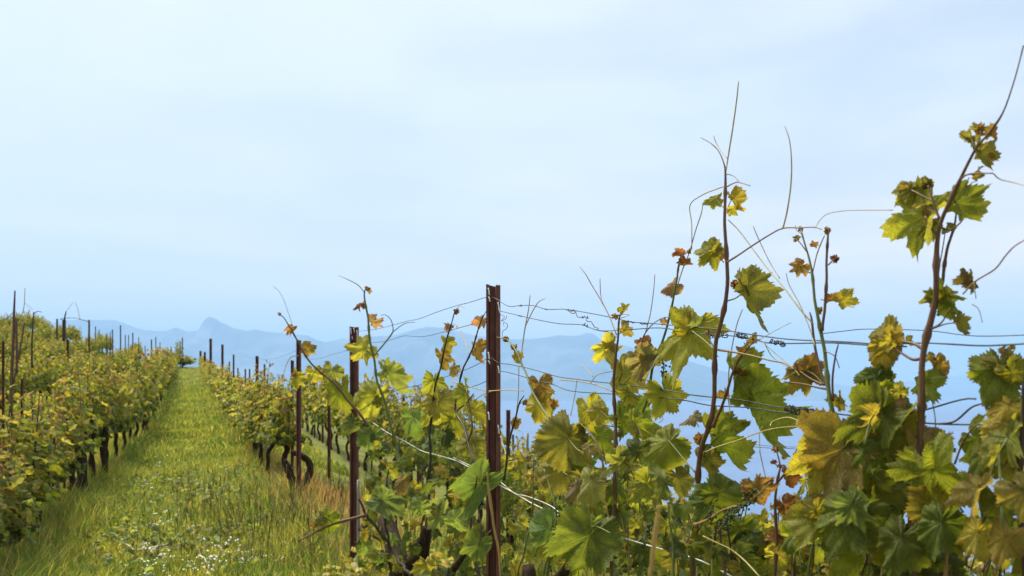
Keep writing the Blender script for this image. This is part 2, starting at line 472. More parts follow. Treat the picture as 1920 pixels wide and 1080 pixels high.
prof1 = [(-900, 560), (-500, 590), (-200, 575), (-60, 596), (40, 592), (100, 605), (130, 598), (180, 600), (215, 601), (232, 606), (250, 613), (270, 619),
 (290, 620), (310, 621), (322, 617), (330, 614), (338, 617), (352, 621), (372, 620), (379, 618), (382, 599), (386, 598), (391, 594), (396, 595), (403, 598), (409, 600), (414, 605), (424, 608), (434, 614),
 (450, 617), (462, 620), (478, 617), (500, 622), (525, 623), (545, 627), (575, 629), (592, 636), (612, 641), (640, 634), (665, 633), (700, 630), (740, 627), (775, 618),
 (800, 612), (830, 614), (860, 620), (885, 628), (912, 633), (960, 636), (1000, 635), (1030, 632), (1046, 628), (1060, 629), (1085, 629), (1100, 624), (1112, 626), (1125, 636),
 (1150, 642), (1180, 648), (1230, 660), (1290, 676), (1350, 694), (1420, 712), (1500, 728), (1600, 744), (1700, 749)]
prof1 = [(a, b) for a, b in prof1]
range_mesh('mountains', prof1, 14500.0, 2600.0, 21, .30)
prof2 = [(900, 742), (1000, 722), (1120, 706), (1230, 700), (1300, 712), (1340, 705), (1400, 711), (1470, 722), (1530, 716), (1600, 724), (1700, 716), (1820, 700), (1920, 690), (2100, 680), (2500, 670), (3000, 660)]
range_mesh('far_hills', prof2, 21500.0, 3000.0, 51, .25)

# ------------------------------------------------------------------ leaves
KEY = [(0, 1.0), (24, .74), (50, .93), (76, .70), (103, .80), (127, .66), (150, .64), (168, .44), (180, .10)]
VEINS = [0, 50, -50, 105, -105, 150, -150]
def outline(phi, rs, deep=1.0):
    a = np.abs(np.degrees(phi))
    ks = np.array([k[0] for k in KEY], float); kr = np.array([k[1] for k in KEY], float).copy()
    for i in (1, 3): kr[i] = kr[i]*(1-.5*(deep-1)) if deep > 1 else kr[i]+(1-deep)*.25
    i = np.clip(np.searchsorted(ks, a, side='right')-1, 0, len(ks)-2)
    t = (a-ks[i])/(ks[i+1]-ks[i])
    t = .35*t+.65*t*t*(3-2*t)
    return kr[i]*(1-t)+kr[i+1]*t
LOW = [0, 12, 25, 38, 50, 63, 78, 92, 105, 118, 134, 150, 168, 179]
FAR = [0, 25, 50, 78, 108, 150]
def leaf_geo(seed, lod=0, deep=1.0, fold=None, bend=None, ripple=None):
    """junction of the stalk at the origin, tip along +Y, upper side +Z, middle lobe of length 1"""
    rs = np.random.default_rng(seed)
    if lod == 0:
        n = 96; phi = np.linspace(-math.pi, math.pi, n+1)[:-1]; nr = 5
    else:
        base = LOW if lod == 1 else FAR
        d = [-x for x in base[::-1] if x] + base
        phi = np.radians(np.array(d, float)); nr = 2 if lod == 1 else 1
    n = len(phi)
    Rr = outline(phi, rs, deep)*(1+.09*np.sin(phi*3+rs.random()*6)+.07*np.sin(phi*2+rs.random()*6)+.05*rs.normal(size=n)*(0.5 if lod else .25))
    Rr = Rr*(1+.10*np.sin(phi+rs.random()*6))
    tooth = np.where(np.arange(n) % 2 == 0, 1, -1)*(.058 if lod == 0 else (.04 if lod == 1 else 0))*(1+.5*rs.normal(size=n))
    if lod == 0:
        Rr = Rr*(1+.07*np.interp(np.arange(n), np.arange(0, n+6, 6), rs.normal(size=len(np.arange(0, n+6, 6)))))
    S = np.linspace(0, 1, nr+1)[1:]
    if nr == 5: S = np.array([.22, .45, .66, .86, 1.0])
    r = S[:, None]*Rr[None, :]*(1+tooth[None, :]*(S[:, None]**4))
    x = r*np.sin(phi)[None]; y = r*np.cos(phi)[None]
    s2 = S[:, None]**2
    rp = (.10 if ripple is None else ripple)
    z = rp*s2*(np.sin(phi*3+rs.random()*6)*1.2+np.sin(phi*5+rs.random()*6)+.7*np.sin(phi*9+rs.random()*6)+.5*np.sin(phi*17+rs.random()*6))[None]*.7
    z = z + rp*.35*np.sin(S[:, None]*7+phi[None]*2+rs.random()*6)
    vd = np.min(np.abs(((phi[:, None]-np.radians(np.array(VEINS))[None]+math.pi) % (2*math.pi))-math.pi), axis=1)
    z = z + .09*np.minimum(vd, .4)[None]*S[:, None]
    V = np.concatenate([[[0, 0, 0]], np.stack([x, y, z], -1).reshape(-1, 3)])
    fd = rs.uniform(.8, 2.5)*(1 if rs.random() < .75 else -1) if fold is None else fold
    bd = rs.uniform(-.2, 1.2) if bend is None else bend
    X = V[:, 0].copy()
    if abs(fd) > 1e-3:
        a = np.abs(X); V[:, 0] = np.sign(X)*np.sin(fd*a)/fd*np.cos(0)+0; V[:, 2] -= (1-np.cos(fd*a))/fd
    if abs(bd) > 1e-3:
        yy = V[:, 1].copy(); zz = V[:, 2].copy()
        V[:, 1] = np.sin(bd*yy)/bd + zz*np.sin(bd*yy)
        V[:, 2] = zz*np.cos(bd*yy) - (1-np.cos(bd*yy))/bd
    faces = []; ang = []
    closed = lod == 0
    m = n if closed else n-1
    idx = lambda k, j: 1+k*n+(j % n)
    mid = (phi+np.roll(phi, -1))/2
    if closed: mid[-1] = phi[-1]+math.pi/n
    for j in range(m):
        faces.append((0, idx(0, j+1), idx(0, j))); ang.append(mid[j])
        for k in range(nr-1):
            faces.append((idx(k, j), idx(k, j+1), idx(k+1, j+1), idx(k+1, j))); ang.append(mid[j])
    flat = np.concatenate([[[0, 0]], np.stack([x, y], -1).reshape(-1, 2)])
    sv = np.concatenate([[0], np.repeat(S, n)])
    va = np.radians(np.array(VEINS, float))
    uv, uv2, lo = [], [], []
    for f, a in zip(faces, ang):
        df = (a-va+math.pi) % (2*math.pi)-math.pi
        v0 = va[int(np.argmin(np.abs(df)))]
        c, s_ = math.sin(v0), math.cos(v0)
        for i in f:
            px_, py_ = flat[i]
            uv.append((px_, py_)); uv2.append((px_*c+py_*s_, abs(px_*s_-py_*c))); lo.append(sv[i])
    return V, faces, np.array(uv), np.array(uv2), np.array(lo)
_cache = {}
def leaf_variant(i, lod):
    k = (i, lod)
    if k not in _cache: _cache[k] = leaf_geo(100+i, lod, deep=[1.2, 1.6, .8, 1.3, .7, 1.9][i % 6])
    return _cache[k]
PAL = dict(
 green=(.19, .225, .032), dark=(.125, .16, .032), blue=(.15, .205, .075), pale=(.25, .29, .11), lime=(.31, .30, .05), deep=(.075, .10, .035),
 yellow=(.40, .35, .07), olive=(.25, .225, .06), brown=(.26, .17, .06), grey=(.24, .21, .12), pink=(.36, .22, .15), orange=(.33, .19, .07),
 red=(.25, .095, .055), beige=(.31, .23, .11))
EDGE = dict(deep='dark', green='olive', dark='green', blue='green', pale='olive', lime='yellow', yellow='brown', olive='brown', brown='olive', grey='brown', pink='red', orange='red', red='brown', beige='brown')
def jit(c, a=.16, r=None):
    r = r or rng
    k = 1+r.uniform(-a, a)
    return tuple(max(.004, x*k*(1+r.uniform(-a, a)*.5)) for x in c)
def leaf_colors(ck, lo, amt=.5, r=None):
    c = np.array(jit(PAL[ck], .2, r))*1.13; e = np.array(PAL[EDGE[ck]])
    f = np.clip((lo-.6)/.4, 0, 1)[:, None]*amt*((r or rng).random())
    return c*(1-f)+e*f
def frame(Y, Z):
    Y = Y.normalized(); Z = (Z-Y*Z.dot(Y))
    if Z.length < 1e-4: Z = Y.orthogonal()
    Z.normalize(); X = Y.cross(Z)
    return np.array([list(X), list(Y), list(Z)])
def put_leaf(mb, pos, axis, normal, size, ck, variant=None, lod=1, geo=None, amt=.5, r=None, mat=0):
    V, f, uv, uv2, lo = geo if geo else leaf_variant(variant, lod)
    A = frame(axis, normal)
    mb.add((V*size)@A+np.array(list(pos)), f, mat, uv, uv2, leaf_colors(ck, lo, amt, r))

# ------------------------------------------------------------------ vines of the far and middle rows
STEMC = dict(brown=(.13, .062, .035), green=(.12, .14, .035), dark=(.045, .028, .02), straw=(.36, .28, .10), bark=(.045, .03, .02), tan=(.24, .14, .055), grey=(.30, .27, .23))
def make_vine(seed, lod, nleaf, height=1.25, warm=.3, label='', cat='grapevine', group=None, width=.20):
    r = random.Random(seed)
    root = empty('grapevine', (0, 0, 0), label, cat, group)
    tb = MB()
    h = r.uniform(.5, .62)
    pts = [Vector((0, 0, -.08))]
    for k in range(1, 6): pts.append(Vector((r.uniform(-.045, .045), r.uniform(-.05, .05), h*k/5)))
    tube(tb, pts, [.034, .027, .024, .027, .030, .034], 9, 0, STEMC['bark'], 4, .10, seed=seed)
    for s in (-1, 1):
        a = pts[-1]
        tube(tb, [a, a+Vector((r.uniform(-.03, .03), s*.16, .03)), a+Vector((r.uniform(-.05, .05), s*.42, r.uniform(0, .08)))], [.03, .024, .013], 7, 0, STEMC['bark'], 4, .12, seed=seed+s)
    tb.build('trunk', M_BARK, root)
    sb = MB(); lb = MB()
    zb = r.uniform(.50, .64) if lod == 1 else r.uniform(.36, .56)
    ns = 15 if lod == 1 else 11
    per = nleaf//ns
    for k in range(ns):
        y0 = -.52+1.04*(k+r.uniform(.1, .9))/ns; x0 = r.gauss(0, width*.33)
        hh = height*r.uniform(.78, 1.14)
        lx, ly = x0*1.1+r.uniform(-.07, .07), y0+r.uniform(-.09, .09)
        q = [Vector((x0*.5, y0, h)), Vector(((x0+lx)/2+r.uniform(-.04, .04), (y0+ly)/2, (h+hh)/2)), Vector((lx, ly, hh))]
        tube(sb, q, [.006, .005, .0022], 5, 0, STEMC[r.choice(['brown', 'green', 'brown', 'dark', 'tan'])], 4)
        tone = r.random()
        for j in range(per):
            t = (j+r.random())/per
            if t < .22:
                p = Vector((x0*1.5+r.uniform(-.09, .09), y0+r.uniform(-.09, .09), zb+(h+.08-zb)*t/.22))
            else:
                p = q[0].lerp(q[1], (t-.22)/.39) if t < .61 else q[1].lerp(q[2], (t-.61)/.39)
                sp = (.085 if t < .6 else .085-.14*(t-.6))
                p = p+Vector((r.gauss(0, sp), r.gauss(0, sp*.7), r.gauss(0, .02)))
            out = 1 if p.x > 0 else -1
            nrm = Vector((out*r.uniform(.2, 1), r.uniform(-.5, .5), r.uniform(.1, 1)))
            ax = Vector((out*r.uniform(-.2, .8), r.uniform(-.8, .8), r.uniform(-1, .2)))
            hot = warm*(.12+1.5*max(0, t-.5))
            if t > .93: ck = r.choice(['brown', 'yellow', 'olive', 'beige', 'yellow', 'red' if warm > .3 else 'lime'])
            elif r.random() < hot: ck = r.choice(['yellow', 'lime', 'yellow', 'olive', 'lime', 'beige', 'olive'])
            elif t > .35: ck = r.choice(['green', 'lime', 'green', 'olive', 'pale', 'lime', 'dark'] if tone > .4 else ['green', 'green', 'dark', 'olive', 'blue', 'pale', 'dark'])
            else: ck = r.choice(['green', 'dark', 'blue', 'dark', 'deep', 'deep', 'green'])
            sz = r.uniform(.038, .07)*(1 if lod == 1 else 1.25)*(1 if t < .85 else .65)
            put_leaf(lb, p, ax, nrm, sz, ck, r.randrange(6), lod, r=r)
    sb.build('shoots', M_STEM, root)
    lb.build('foliage', M_LEAF if lod == 1 else M_LEAFF, root)
    return root
def copy_tree(o, parent=None):
    c = o.copy(); COL.objects.link(c)
    if parent: c.parent = parent
    for ch in o.children: copy_tree(ch, c)
    return c
ROWS = [
 # u, first Y, last Y, warm, label
 (1.07, 9.9, 63, .5, 'leafy grapevine in the row along the right side of the grass path', 'grapevines in the row right of the path'),
 (-1.22, 4.9, 63, .5, 'yellow-green grapevine in the row along the left side of the grass path', 'grapevines in the row left of the path'),
 (-3.5, 15, 63, .25, 'green grapevine in the second row left of the grass path', 'grapevines in the second row left'),
 (-5.8, 24, 64, .12, 'green grapevine in the third row up the slope on the left', 'grapevines in the third row left'),
 (-8.1, 35, 64, .12, 'small distant grapevine in the fourth row up the left slope', 'grapevines in the fourth row left'),
 (-10.4, 45, 64, .12, 'small distant grapevine in the uppermost row at the left skyline', 'grapevines in the uppermost row'),
 (3.3, 2.2, 25, .45, 'grapevine in the lower row behind the foreground trellis', 'grapevines in the first row downhill'),
 (5.6, 5.5, 22, .35, 'grapevine further downhill behind the foreground trellis', 'grapevines in the second row downhill'),
]
protos = {}
def proto(warm, lod, v):
    k = (round(warm, 2), lod, v)
    return k
RX = math.atan(K)
vine_count = 0
for ri, (u, y0, y1, warm, lab, grp) in enumerate(ROWS):
    Y = y0
    while Y < y1:
        d = math.hypot(u-K*Y, Y)
        lod = 1 if d < 15 else 2
        wk = round(warm*2)/2 if lod == 2 else warm
        v = rng.randrange(4 if lod == 2 else 3)
        key = ((.2 if warm < .3 else .5), lod, v)
        if key not in protos:
            protos[key] = make_vine(1000+len(protos)*13, lod, 620 if lod == 1 else 400, 1.24, key[0], lab, 'grapevine', grp)
            o = protos[key]
        else:
            o = copy_tree(protos[key])
        x = u-K*Y+rng.uniform(-.05, .05)+(.33*min(1, max(0, (Y-10)/6)) if u == -1.22 else 0)
        o.location = (x, Y, gzf(x, Y))
        o.rotation_euler = (0, 0, RX+(math.pi if rng.random() < .5 else 0)+rng.uniform(-.08, .08))
        sc = rng.uniform(.88, 1.12)
        zs_ = 1.0
        if u == -1.22: zs_ = float(np.interp(Y, [5, 9, 13, 20, 38, 46, 63], [.80, .92, 1.14, 1.28, 1.28, 1.0, .65]))
        if u == 3.3: zs_ = 1.2 if Y > 9 else .9
        if u == 1.07: zs_ = float(np.interp(Y, [9, 14, 24, 40, 63], [.98, .86, .85, .8, .5]))
        o.scale = (sc, sc, sc*zs_*rng.uniform(.92, 1.08))
        o['label'] = lab; o['group'] = grp
        vine_count += 1
        Y += rng.uniform(.88, 1.02)*(1.0 if d < 20 else 1.2)

b_ = make_vine(4242, 2, 420, .95, .0, 'dark low bush closing off the far end of the grass path', 'bush')
b_.name = 'bush'; b_.location = (-22.9, 59.5, gzf(-22.9, 59.5)-.25); b_.scale = (3.2, 2.2, 1.1)
b2 = make_vine(4243, 2, 300, 1.5, .1, 'taller leafy shoots rising from the bush at the end of the path', 'bush')
b2.name = 'bush'; b2.location = (-23.1, 59.0, gzf(-23.1, 59.0)-.2); b2.scale = (1.1, .9, 1.35)
# ------------------------------------------------------------------ posts
def prism(mb, prof, z0, z1, mat=0):
    n = len(prof)
    V = [(x, y, z0) for x, y in prof]+[(x, y, z1) for x, y in prof]
    fs = [(i, (i+1) % n, n+(i+1) % n, n+i) for i in range(n)]
    mb.add(V, fs, mat)
def channel_post(base, top_z, wdt, label, group, rot=0.0, hooks=(), detail=True, name='trellis_post', mat=None):
    """rolled steel trellis post: open channel with two front flanges"""
    root = empty(name, base, label, 'trellis post', group)
    H = top_z-base[2]; s = wdt/.05
    mb = MB()
    mid = [(-.025, 0), (-.018, 0), (-.0165, .006), (-.012, .024), (.004, .024), (.0085, .006), (.0095, 0), (.025, 0), (.025, -.004)]
    back = [(.0115+.001, -.0035), (.0095, .0035), (.0055, .0275), (-.0135, .0275), (-.0195, .0032), (-.025, .0032)]
    prof = [(x*s, y*s) for x, y in [(-.025, .0), (-.0175, .0), (-.013, .026), (.005, .026), (.009, .0), (.025, .0), (.025, .003), (.0115, .003), (.0072, .029), (-.0152, .029), (-.0197, .003), (-.025, .003)]]
    c, sn = math.cos(rot), math.sin(rot)
    prof = [(x*c-y*sn, x*sn+y*c) for x, y in prof]
    zs = np.linspace(-.3, H, 14)
    n = len(prof)
    V = []; rr = np.random.default_rng(int(abs(base[0])*1000))
    for k, z in enumerate(zs):
        for i, (x, y) in enumerate(prof):
            dz = 0
            if k == len(zs)-1: dz = (.004 if x < -.012*s else 0)+rr.normal()*.0012
            V.append((x+rr.normal()*.0004, y+rr.normal()*.0004, z+dz))
    fs = []
    for k in range(len(zs)-1):
        for i in range(n):
            j = (i+1) % n; fs.append((k*n+j, k*n+i, (k+1)*n+i, (k+1)*n+j))
    T = (len(zs)-1)*n
    for q in ((0, 1, 10, 11), (1, 2, 9, 10), (2, 3, 8, 9), (3, 4, 7, 8), (4, 5, 6, 7)):
        fs.append(tuple(T+i for i in q))
    mb.add(V, fs)
    o = mb.build('channel_bar', mat or M_RUST, None, smooth=False); o.parent = root
    for hx, hz, big in hooks:
        hb = MB()
        z = hz-base[2]
        tube(hb, [(hx, -.001, z+.008*big), (hx-.001, -.007, z+.010*big), (hx+.0015, -.009, z+.002), (hx+.002, -.006, z-.006*big), (hx+.004, -.0008, z-.008*big)], [.0016, .0024, .0022, .0028, .0016], 6, 0, smooth=3)
        h = hb.build('wire_hook', M_HOOK, None); h.parent = root
    return root
GP = 'steel posts of the foreground trellis row'
b = P(925, 745); Ym = b.y
zt = (HOR-535)/F*Ym
hk = []
for (dx, yy, big) in ((-.0165, 548, 1.3), (-.0145, 562, .8), (.0175, 576, 1.5), (.020, 583, .8), (-.0165, 668, 1.3), (.0175, 694, 1.4), (-.0165, 781, 1.5), (.0175, 806, 1.6), (-.015, 680, .5), (.018, 905, 1.0)):
    hk.append((dx, (HOR-yy)/F*Ym, big))
channel_post((b.x, b.y, gzf(b.x, b.y)), zt, 27/F*Ym, 'tall rusty steel post in the centre foreground with white wire hooks', GP, 0.0, hk)
def post_px(px, top, wpx, u, label, group=GP, hooks=(), name='trellis_post', rot=0.0, mat=None, Y=None):
    Y = Y or yrow(px, u); x = (px-960)/F*Y
    hh = [(dx, (HOR-yy)/F*Y, bg_) for dx, yy, bg_ in hooks]
    return channel_post((x, Y, gzf(x, Y)), (HOR-top)/F*Y, wpx/F*Y, label, group, rot, hh, name=name, mat=mat)
post_px(664, 613, 17, 1.07, 'rusty steel post left of the centre post, second largest, beside the yellow leaf', hooks=((-.02, 622, 2), (.0, 620, 1.6), (.02, 626, 2), (-.012, 634, 1)))
post_px(560, 638, 9.5, 1.07, 'slim rusty steel post behind the twisted vine trunk')
post_px(548, 676, 6, 1.2, 'thin dark post just left of the slim rusty post above the leaves')
post_px(482, 668, 6, 1.07, 'dark post between the path and the slim rusty post')
post_px(438, 665, 3.2, 1.15, 'thin grey post above the yellow vines beyond the paired posts')
post_px(417, 646, 4.6, 1.07, 'light brown post, right one of the pair near the path end')
post_px(395, 635, 5.0, 1.07, 'black post, left one of the pair near the path end')
for px, top in ((376, 658), (384, 660)):
    post_px(px, top, 4.2, 1.0, 'short weathered stake beside another at the far end of the path', 'short stakes at the path end')
for px, top, wp in ((460, 692, 3), (468, 692, 3), (496, 683, 3.4), (576, 708, 3.5), (605, 725, 4), (617, 742, 5), (687, 716, 4), (697, 750, 4)):
    pass
GR = 'distant posts of the rows downhill'
for px, top, wp in ((687, 717, 4), (742, 765, 4), (757, 745, 5), (784, 764, 5), (872, 803, 4), (430, 678, 2.6), (446, 690, 2.6), (460, 692, 3), (468, 692, 3), (496, 683, 3.4), (576, 708, 3.5), (590, 705, 3.2), (605, 725, 4)):
    post_px(px, top, wp, 3.3, 'distant dark post rising above the leaves left of the centre post', GR)
post_px(953, 769, 8, 3.3, 'dark steel post standing just right of and behind the centre post')
post_px(617, 742, 6, 1.9, 'short dark post above the leaves left of the second post')
post_px(697, 750, 3.5, 3.3, 'distant dark post rising above the leaves left of the centre post', GR)
post_px(962, 815, 4, 5.6, 'thin grey post far behind, right of the centre post')
post_px(1011, 835, 3.2, 5.6, 'small distant post near the pale wooden stake')
GL = 'distant posts standing on the left slope'
for px, top, wp, u in ((200, 625, 2.4, -3.5), (207, 622, 2.2, -3.5), (211, 618, 3, -3.5), (226, 610, 3.4, -3.5), (235, 628, 2.6, -3.5), (241, 628, 2.4, -3.5), (249, 624, 3.0, -3.5), (260, 632, 2, -1.6), (272, 648, 2.4, -1.4),
 (284, 637, 3.4, -1.4), (292, 632, 2.4, -1.3), (300, 642, 2, -1.22), (321, 650, 2.6, -1.0), (338, 640, 2.8, -.6), (342, 633, 3.2, -.5), (179, 612, 2.6, -5.8), (186, 618, 2.2, -5.8), (30, 596, 5, -6.0), (45, 605, 3.4, -8.1), (107, 598, 5, -6.5)):
    Y = yrow(px, u)
    if not 10 < Y < 64: Y = 60
    post_px(px, top, wp*.72, u, 'thin distant post against the blue mountains on the left slope', GL, Y=Y, mat=M_FAR)
post_px(120, 617-18, 7, -5.8, 'dark pointed post on the left skyline carrying a sagging wire', Y=44)
post_px(127, 636, 5, -3.5, 'dark post standing out of the green slope on the left')
post_px(167, 600, 3.4, -5.8, 'leaning thin post at the end of the sagging wire on the left skyline', Y=44)
post_px(121, 740, 5, -1.22, 'slim brown post among the yellow vines left of the path')
post_px(41, 712, 5, -1.22, 'slim black post at the left edge among the vines')
post_px(6, 640, 5, -1.5, 'tall dark post at the far left edge of the photo', Y=5.9)

# pale wooden stake downhill
def stake(px, top, wpx, Y, label, lean=0.0, col='grey', name='wooden_stake'):
    x = (px-960)/F*Y; g = gzf(x, Y); zt = (HOR-top)/F*Y
    mb = MB(); n = 9
    tube(mb, [Vector((lean*(1-k/(n-1)), 0, g-.2+(zt-g+.2)*k/(n-1))) for k in range(n)], wpx/F*Y/2, 7, 0, STEMC[col], 2, .05)
    o = mb.build(name, M_WOOD); o.location = (x, Y, 0)
    return tag(o, label, 'stake')
stake(989, 812, 5, 8.4, 'pale wooden stake standing downhill right of the centre post')
stake(672, 900, 6, 5.3, 'grey weathered stake low beside the second post in the grass', col='grey')
stake(108, 850, 7, 7.5, 'brown stake standing under the left vines beside dark trunks', col='tan')
stake(490, 800, 3, 12.0, 'thin pale cane leaning by the vines near the twisted trunk', lean=.2, col='grey')
stake(1490, 945, 9, 1.52, 'short cut stem with a reddish end below the small red leaves', lean=-.03, col='brown', name='cut_stem')

# ------------------------------------------------------------------ wires
def wire(pts, rpx, label, mat=None, group='trellis wires', u=1.07, name='trellis_wire', kink=0.0, sides=5):
    mb = MB(); q = []; rad = []
    for p in pts:
        uu = p[2] if len(p) > 2 else u
        v = P(p[0], p[1], uu); q.append(v); rad.append(rpx)
    tube(mb, q, rad, sides, 0, smooth=5)
    o = mb.build(name, mat or M_WIRE)
    return tag(o, label, 'wire', group)
WR = .0013
wire([(918, 557, 1.055), (930, 560), (953, 574), (975, 573), (1000, 573), (1025, 580), (1060, 580), (1110, 588), (1150, 596), (1180, 603), (1215, 606), (1240, 608), (1300, 613), (1350, 618), (1400, 626), (1450, 633), (1490, 637), (1540, 639), (1600, 642), (1660, 646), (1730, 643), (1830, 648), (1880, 647), (1960, 642)], WR, 'topmost trellis wire running right from the centre post with knots')
wire([(937, 583, 1.055), (975, 592), (1010, 600), (1050, 607), (1090, 609), (1125, 620), (1180, 618), (1240, 615), (1300, 625), (1350, 628), (1400, 633), (1440, 643), (1490, 644), (1560, 643), (1640, 648), (1700, 650)], WR, 'second trellis wire right of the centre post, crossing the topmost one')
wire([(1540, 626, 1.2), (1580, 621, 1.2), (1630, 617, 1.2), (1740, 620, 1.2), (1830, 630, 1.2), (1960, 627, 1.2)], .0009, 'faint thin wire just above the top wires at the right edge')
wire([(918, 668, 1.055), (935, 680), (960, 684), (1000, 693), (1045, 706), (1080, 711), (1120, 716), (1180, 722), (1250, 732), (1300, 741), (1360, 747), (1400, 752), (1450, 762), (1480, 765), (1530, 770), (1600, 779), (1700, 776), (1800, 750), (1830, 748)], WR, 'upper one of the two middle trellis wires right of the centre post')
wire([(935, 695, 1.055), (960, 700), (1000, 712), (1035, 720), (1070, 733), (1150, 739), (1215, 744), (1280, 750), (1330, 760), (1400, 764), (1450, 771), (1500, 778), (1560, 790), (1620, 786), (1700, 790), (1760, 795), (1850, 797), (1960, 802)], WR, 'lower one of the two middle trellis wires right of the centre post')
wire([(918, 557, 1.055), (906, 559), (880, 567), (850, 575), (820, 585), (785, 598), (765, 602), (735, 610), (700, 618), (672, 621)], .0013, 'topmost wire sagging from the centre post to the second post')
wire([(913, 602, 1.055), (890, 607), (860, 615), (830, 623), (800, 630), (780, 631), (755, 630), (730, 638), (705, 642), (672, 640)], .0013, 'second wire between the centre post and the second post')
wire([(913, 672, 1.055), (890, 686), (860, 698), (835, 707), (800, 716), (780, 724), (755, 728), (730, 738), (700, 748), (672, 752)], .0013, 'upper middle wire between the centre post and the second post')
wire([(913, 714, 1.055), (895, 722), (870, 728), (840, 733), (800, 741), (765, 744), (745, 750), (725, 758), (700, 762), (672, 768)], .0013, 'lower middle wire between the centre post and the second post')
wire([(700, 793), (725, 810), (755, 825), (790, 845), (815, 852), (850, 862), (880, 876), (912, 896), (930, 906, 1.05), (960, 922), (1000, 945), (1045, 965), (1085, 978), (1130, 994), (1180, 1012), (1220, 1024), (1270, 1038), (1315, 1052), (1370, 1080), (1420, 1110)], .0018, 'pale lower wire running diagonally down across the foreground leaves', M_WIREP)
wire([(850, 858), (880, 872), (905, 882), (913, 888), (940, 905), (965, 925), (990, 931), (1030, 947), (1050, 962)], .0014, 'second pale strand beside the lower wire at the centre post', M_WIREP)
wire([(662, 655, 1.07), (625, 664), (600, 672), (575, 672), (560, 660)], .0013, 'wire from the second post to the slim rusty post')
wire([(560, 655, 1.07), (530, 668), (510, 673), (495, 674), (482, 671)], .0013, 'wire from the slim rusty post to the dark post')
wire([(482, 673, 1.07), (465, 670), (450, 662), (438, 668), (417, 652), (405, 662), (395, 640)], .002, 'thin sagging wire between the far dark posts near the path end')
def qwire(pts, Y, r_, label):
    mb = MB(); tube(mb, [Q(a, b, Y) for a, b in pts], r_, 5, 0, smooth=5); return tag(mb.build('trellis_wire', M_WIRE), label, 'wire', 'trellis wires')
qwire([(112, 600), (118, 597), (140, 596), (155, 600), (167, 603)], 44, .02, 'sagging wire hanging between two posts on the left skyline')
qwire([(-20, 603), (0, 601), (12, 597), (20, 590), (26, 585)], 14, .006, 'wire reaching the tall stick at the left edge')
qwire([(1360, 833), (1440, 840), (1480, 841), (1540, 846)], 6, .0022, 'faint distant wire against the lake between the red leaves')
qwire([(1360, 828), (1440, 836), (1480, 838), (1540, 840)], 6.2, .0018, 'faint upper distant wire against the lake between the red leaves')

def coil(px0, py0, px1, py1, turns, rad, label='dried tendril curled round the trellis wire', thick=.0011, u=1.07, col='dark'):
    a = P(px0, py0, u); b_ = P(px1, py1, u); d = b_-a; L = d.length; d.normalize()
    n1 = d.orthogonal().normalized(); n2 = d.cross(n1)
    pts = []; turns *= .7; rad *= .8; n = int(turns*7)+3
    for i in range(n):
        t = i/(n-1); rr = rad*(.25+rng.random()*1.5)*(1 if .05 < t < .95 else .4)
        ang = t*turns*2*math.pi
        pts.append(a+d*L*t*(1+.05*rng.uniform(-1, 1))+n1*rr*math.cos(ang)+n2*rr*math.sin(ang))
    mb = MB(); tube(mb, pts, thick, 5, 0, STEMC[col], 2)
    return tag(mb.build('dried_tendril', M_STEM), label, 'tendril', 'dried tendrils on the wires')
for c in ((974, 573, 980, 573, 3, .0022), (1021, 579, 1026, 580, 2, .0018), (973, 592, 978, 593, 2, .002), (1063, 581, 1081, 583, 5, .0028), (1070, 584, 1092, 594, 2, .006), (1092, 592, 1104, 596, 3, .003), (1093, 607, 1104, 612, 3, .004),
          (1100, 598, 1122, 616, 2, .004), (1120, 616, 1160, 632, 1.5, .003), (1175, 602, 1190, 605, 4, .002), (1200, 606, 1215, 608, 4, .002), (1325, 625, 1340, 630, 5, .0045), (1345, 627, 1362, 630, 4, .005), (1380, 626, 1402, 634, 6, .0045),
          (1443, 640, 1472, 645, 7, .004), (1465, 643, 1470, 646, 2, .006), (1472, 765, 1500, 771, 8, .006), (1498, 768, 1535, 774, 9, .005), (1535, 772, 1560, 778, 5, .004), (1032, 719, 1037, 720, 2, .0025), (855, 612, 860, 615, 2, .002)):
    coil(*c)

# ------------------------------------------------------------------ the foreground vines
def PH(px, py, u=1.07):
    """like P, but a shoot that leans out of its vine towards the path keeps the depth of the vine"""
    Y = u/max((px-960.0)/F+K, .245)
    return Q(px, py, Y)
class Vine:
    def __init__(s, px, label, trunk=None):
        p = P(px, 745); s.u = 1.07
        s.base = Vector((p.x, p.y, gzf(p.x, p.y)))
        s.root = empty('grapevine', s.base, label, 'grapevine', 'grapevines of the foreground trellis')
        s.seed = px
def hero_trunk(v, pts, col='bark'):
    mb = MB()
    for seq in pts:
        q = [P(a, b, u) if len(t) == 4 else P(a, b) for t in seq for (a, b, w_, *rest) in [t] for u in [rest[0] if rest else 1.07]]
        rad = [t[2]/F/2*q[i].y for i, t in enumerate(seq)]
        tube(mb, q, rad, 10, 0, STEMC[col], 5, .11, seed=seq[0][0])
    return mb.build('trunk', M_BARK, v.root)
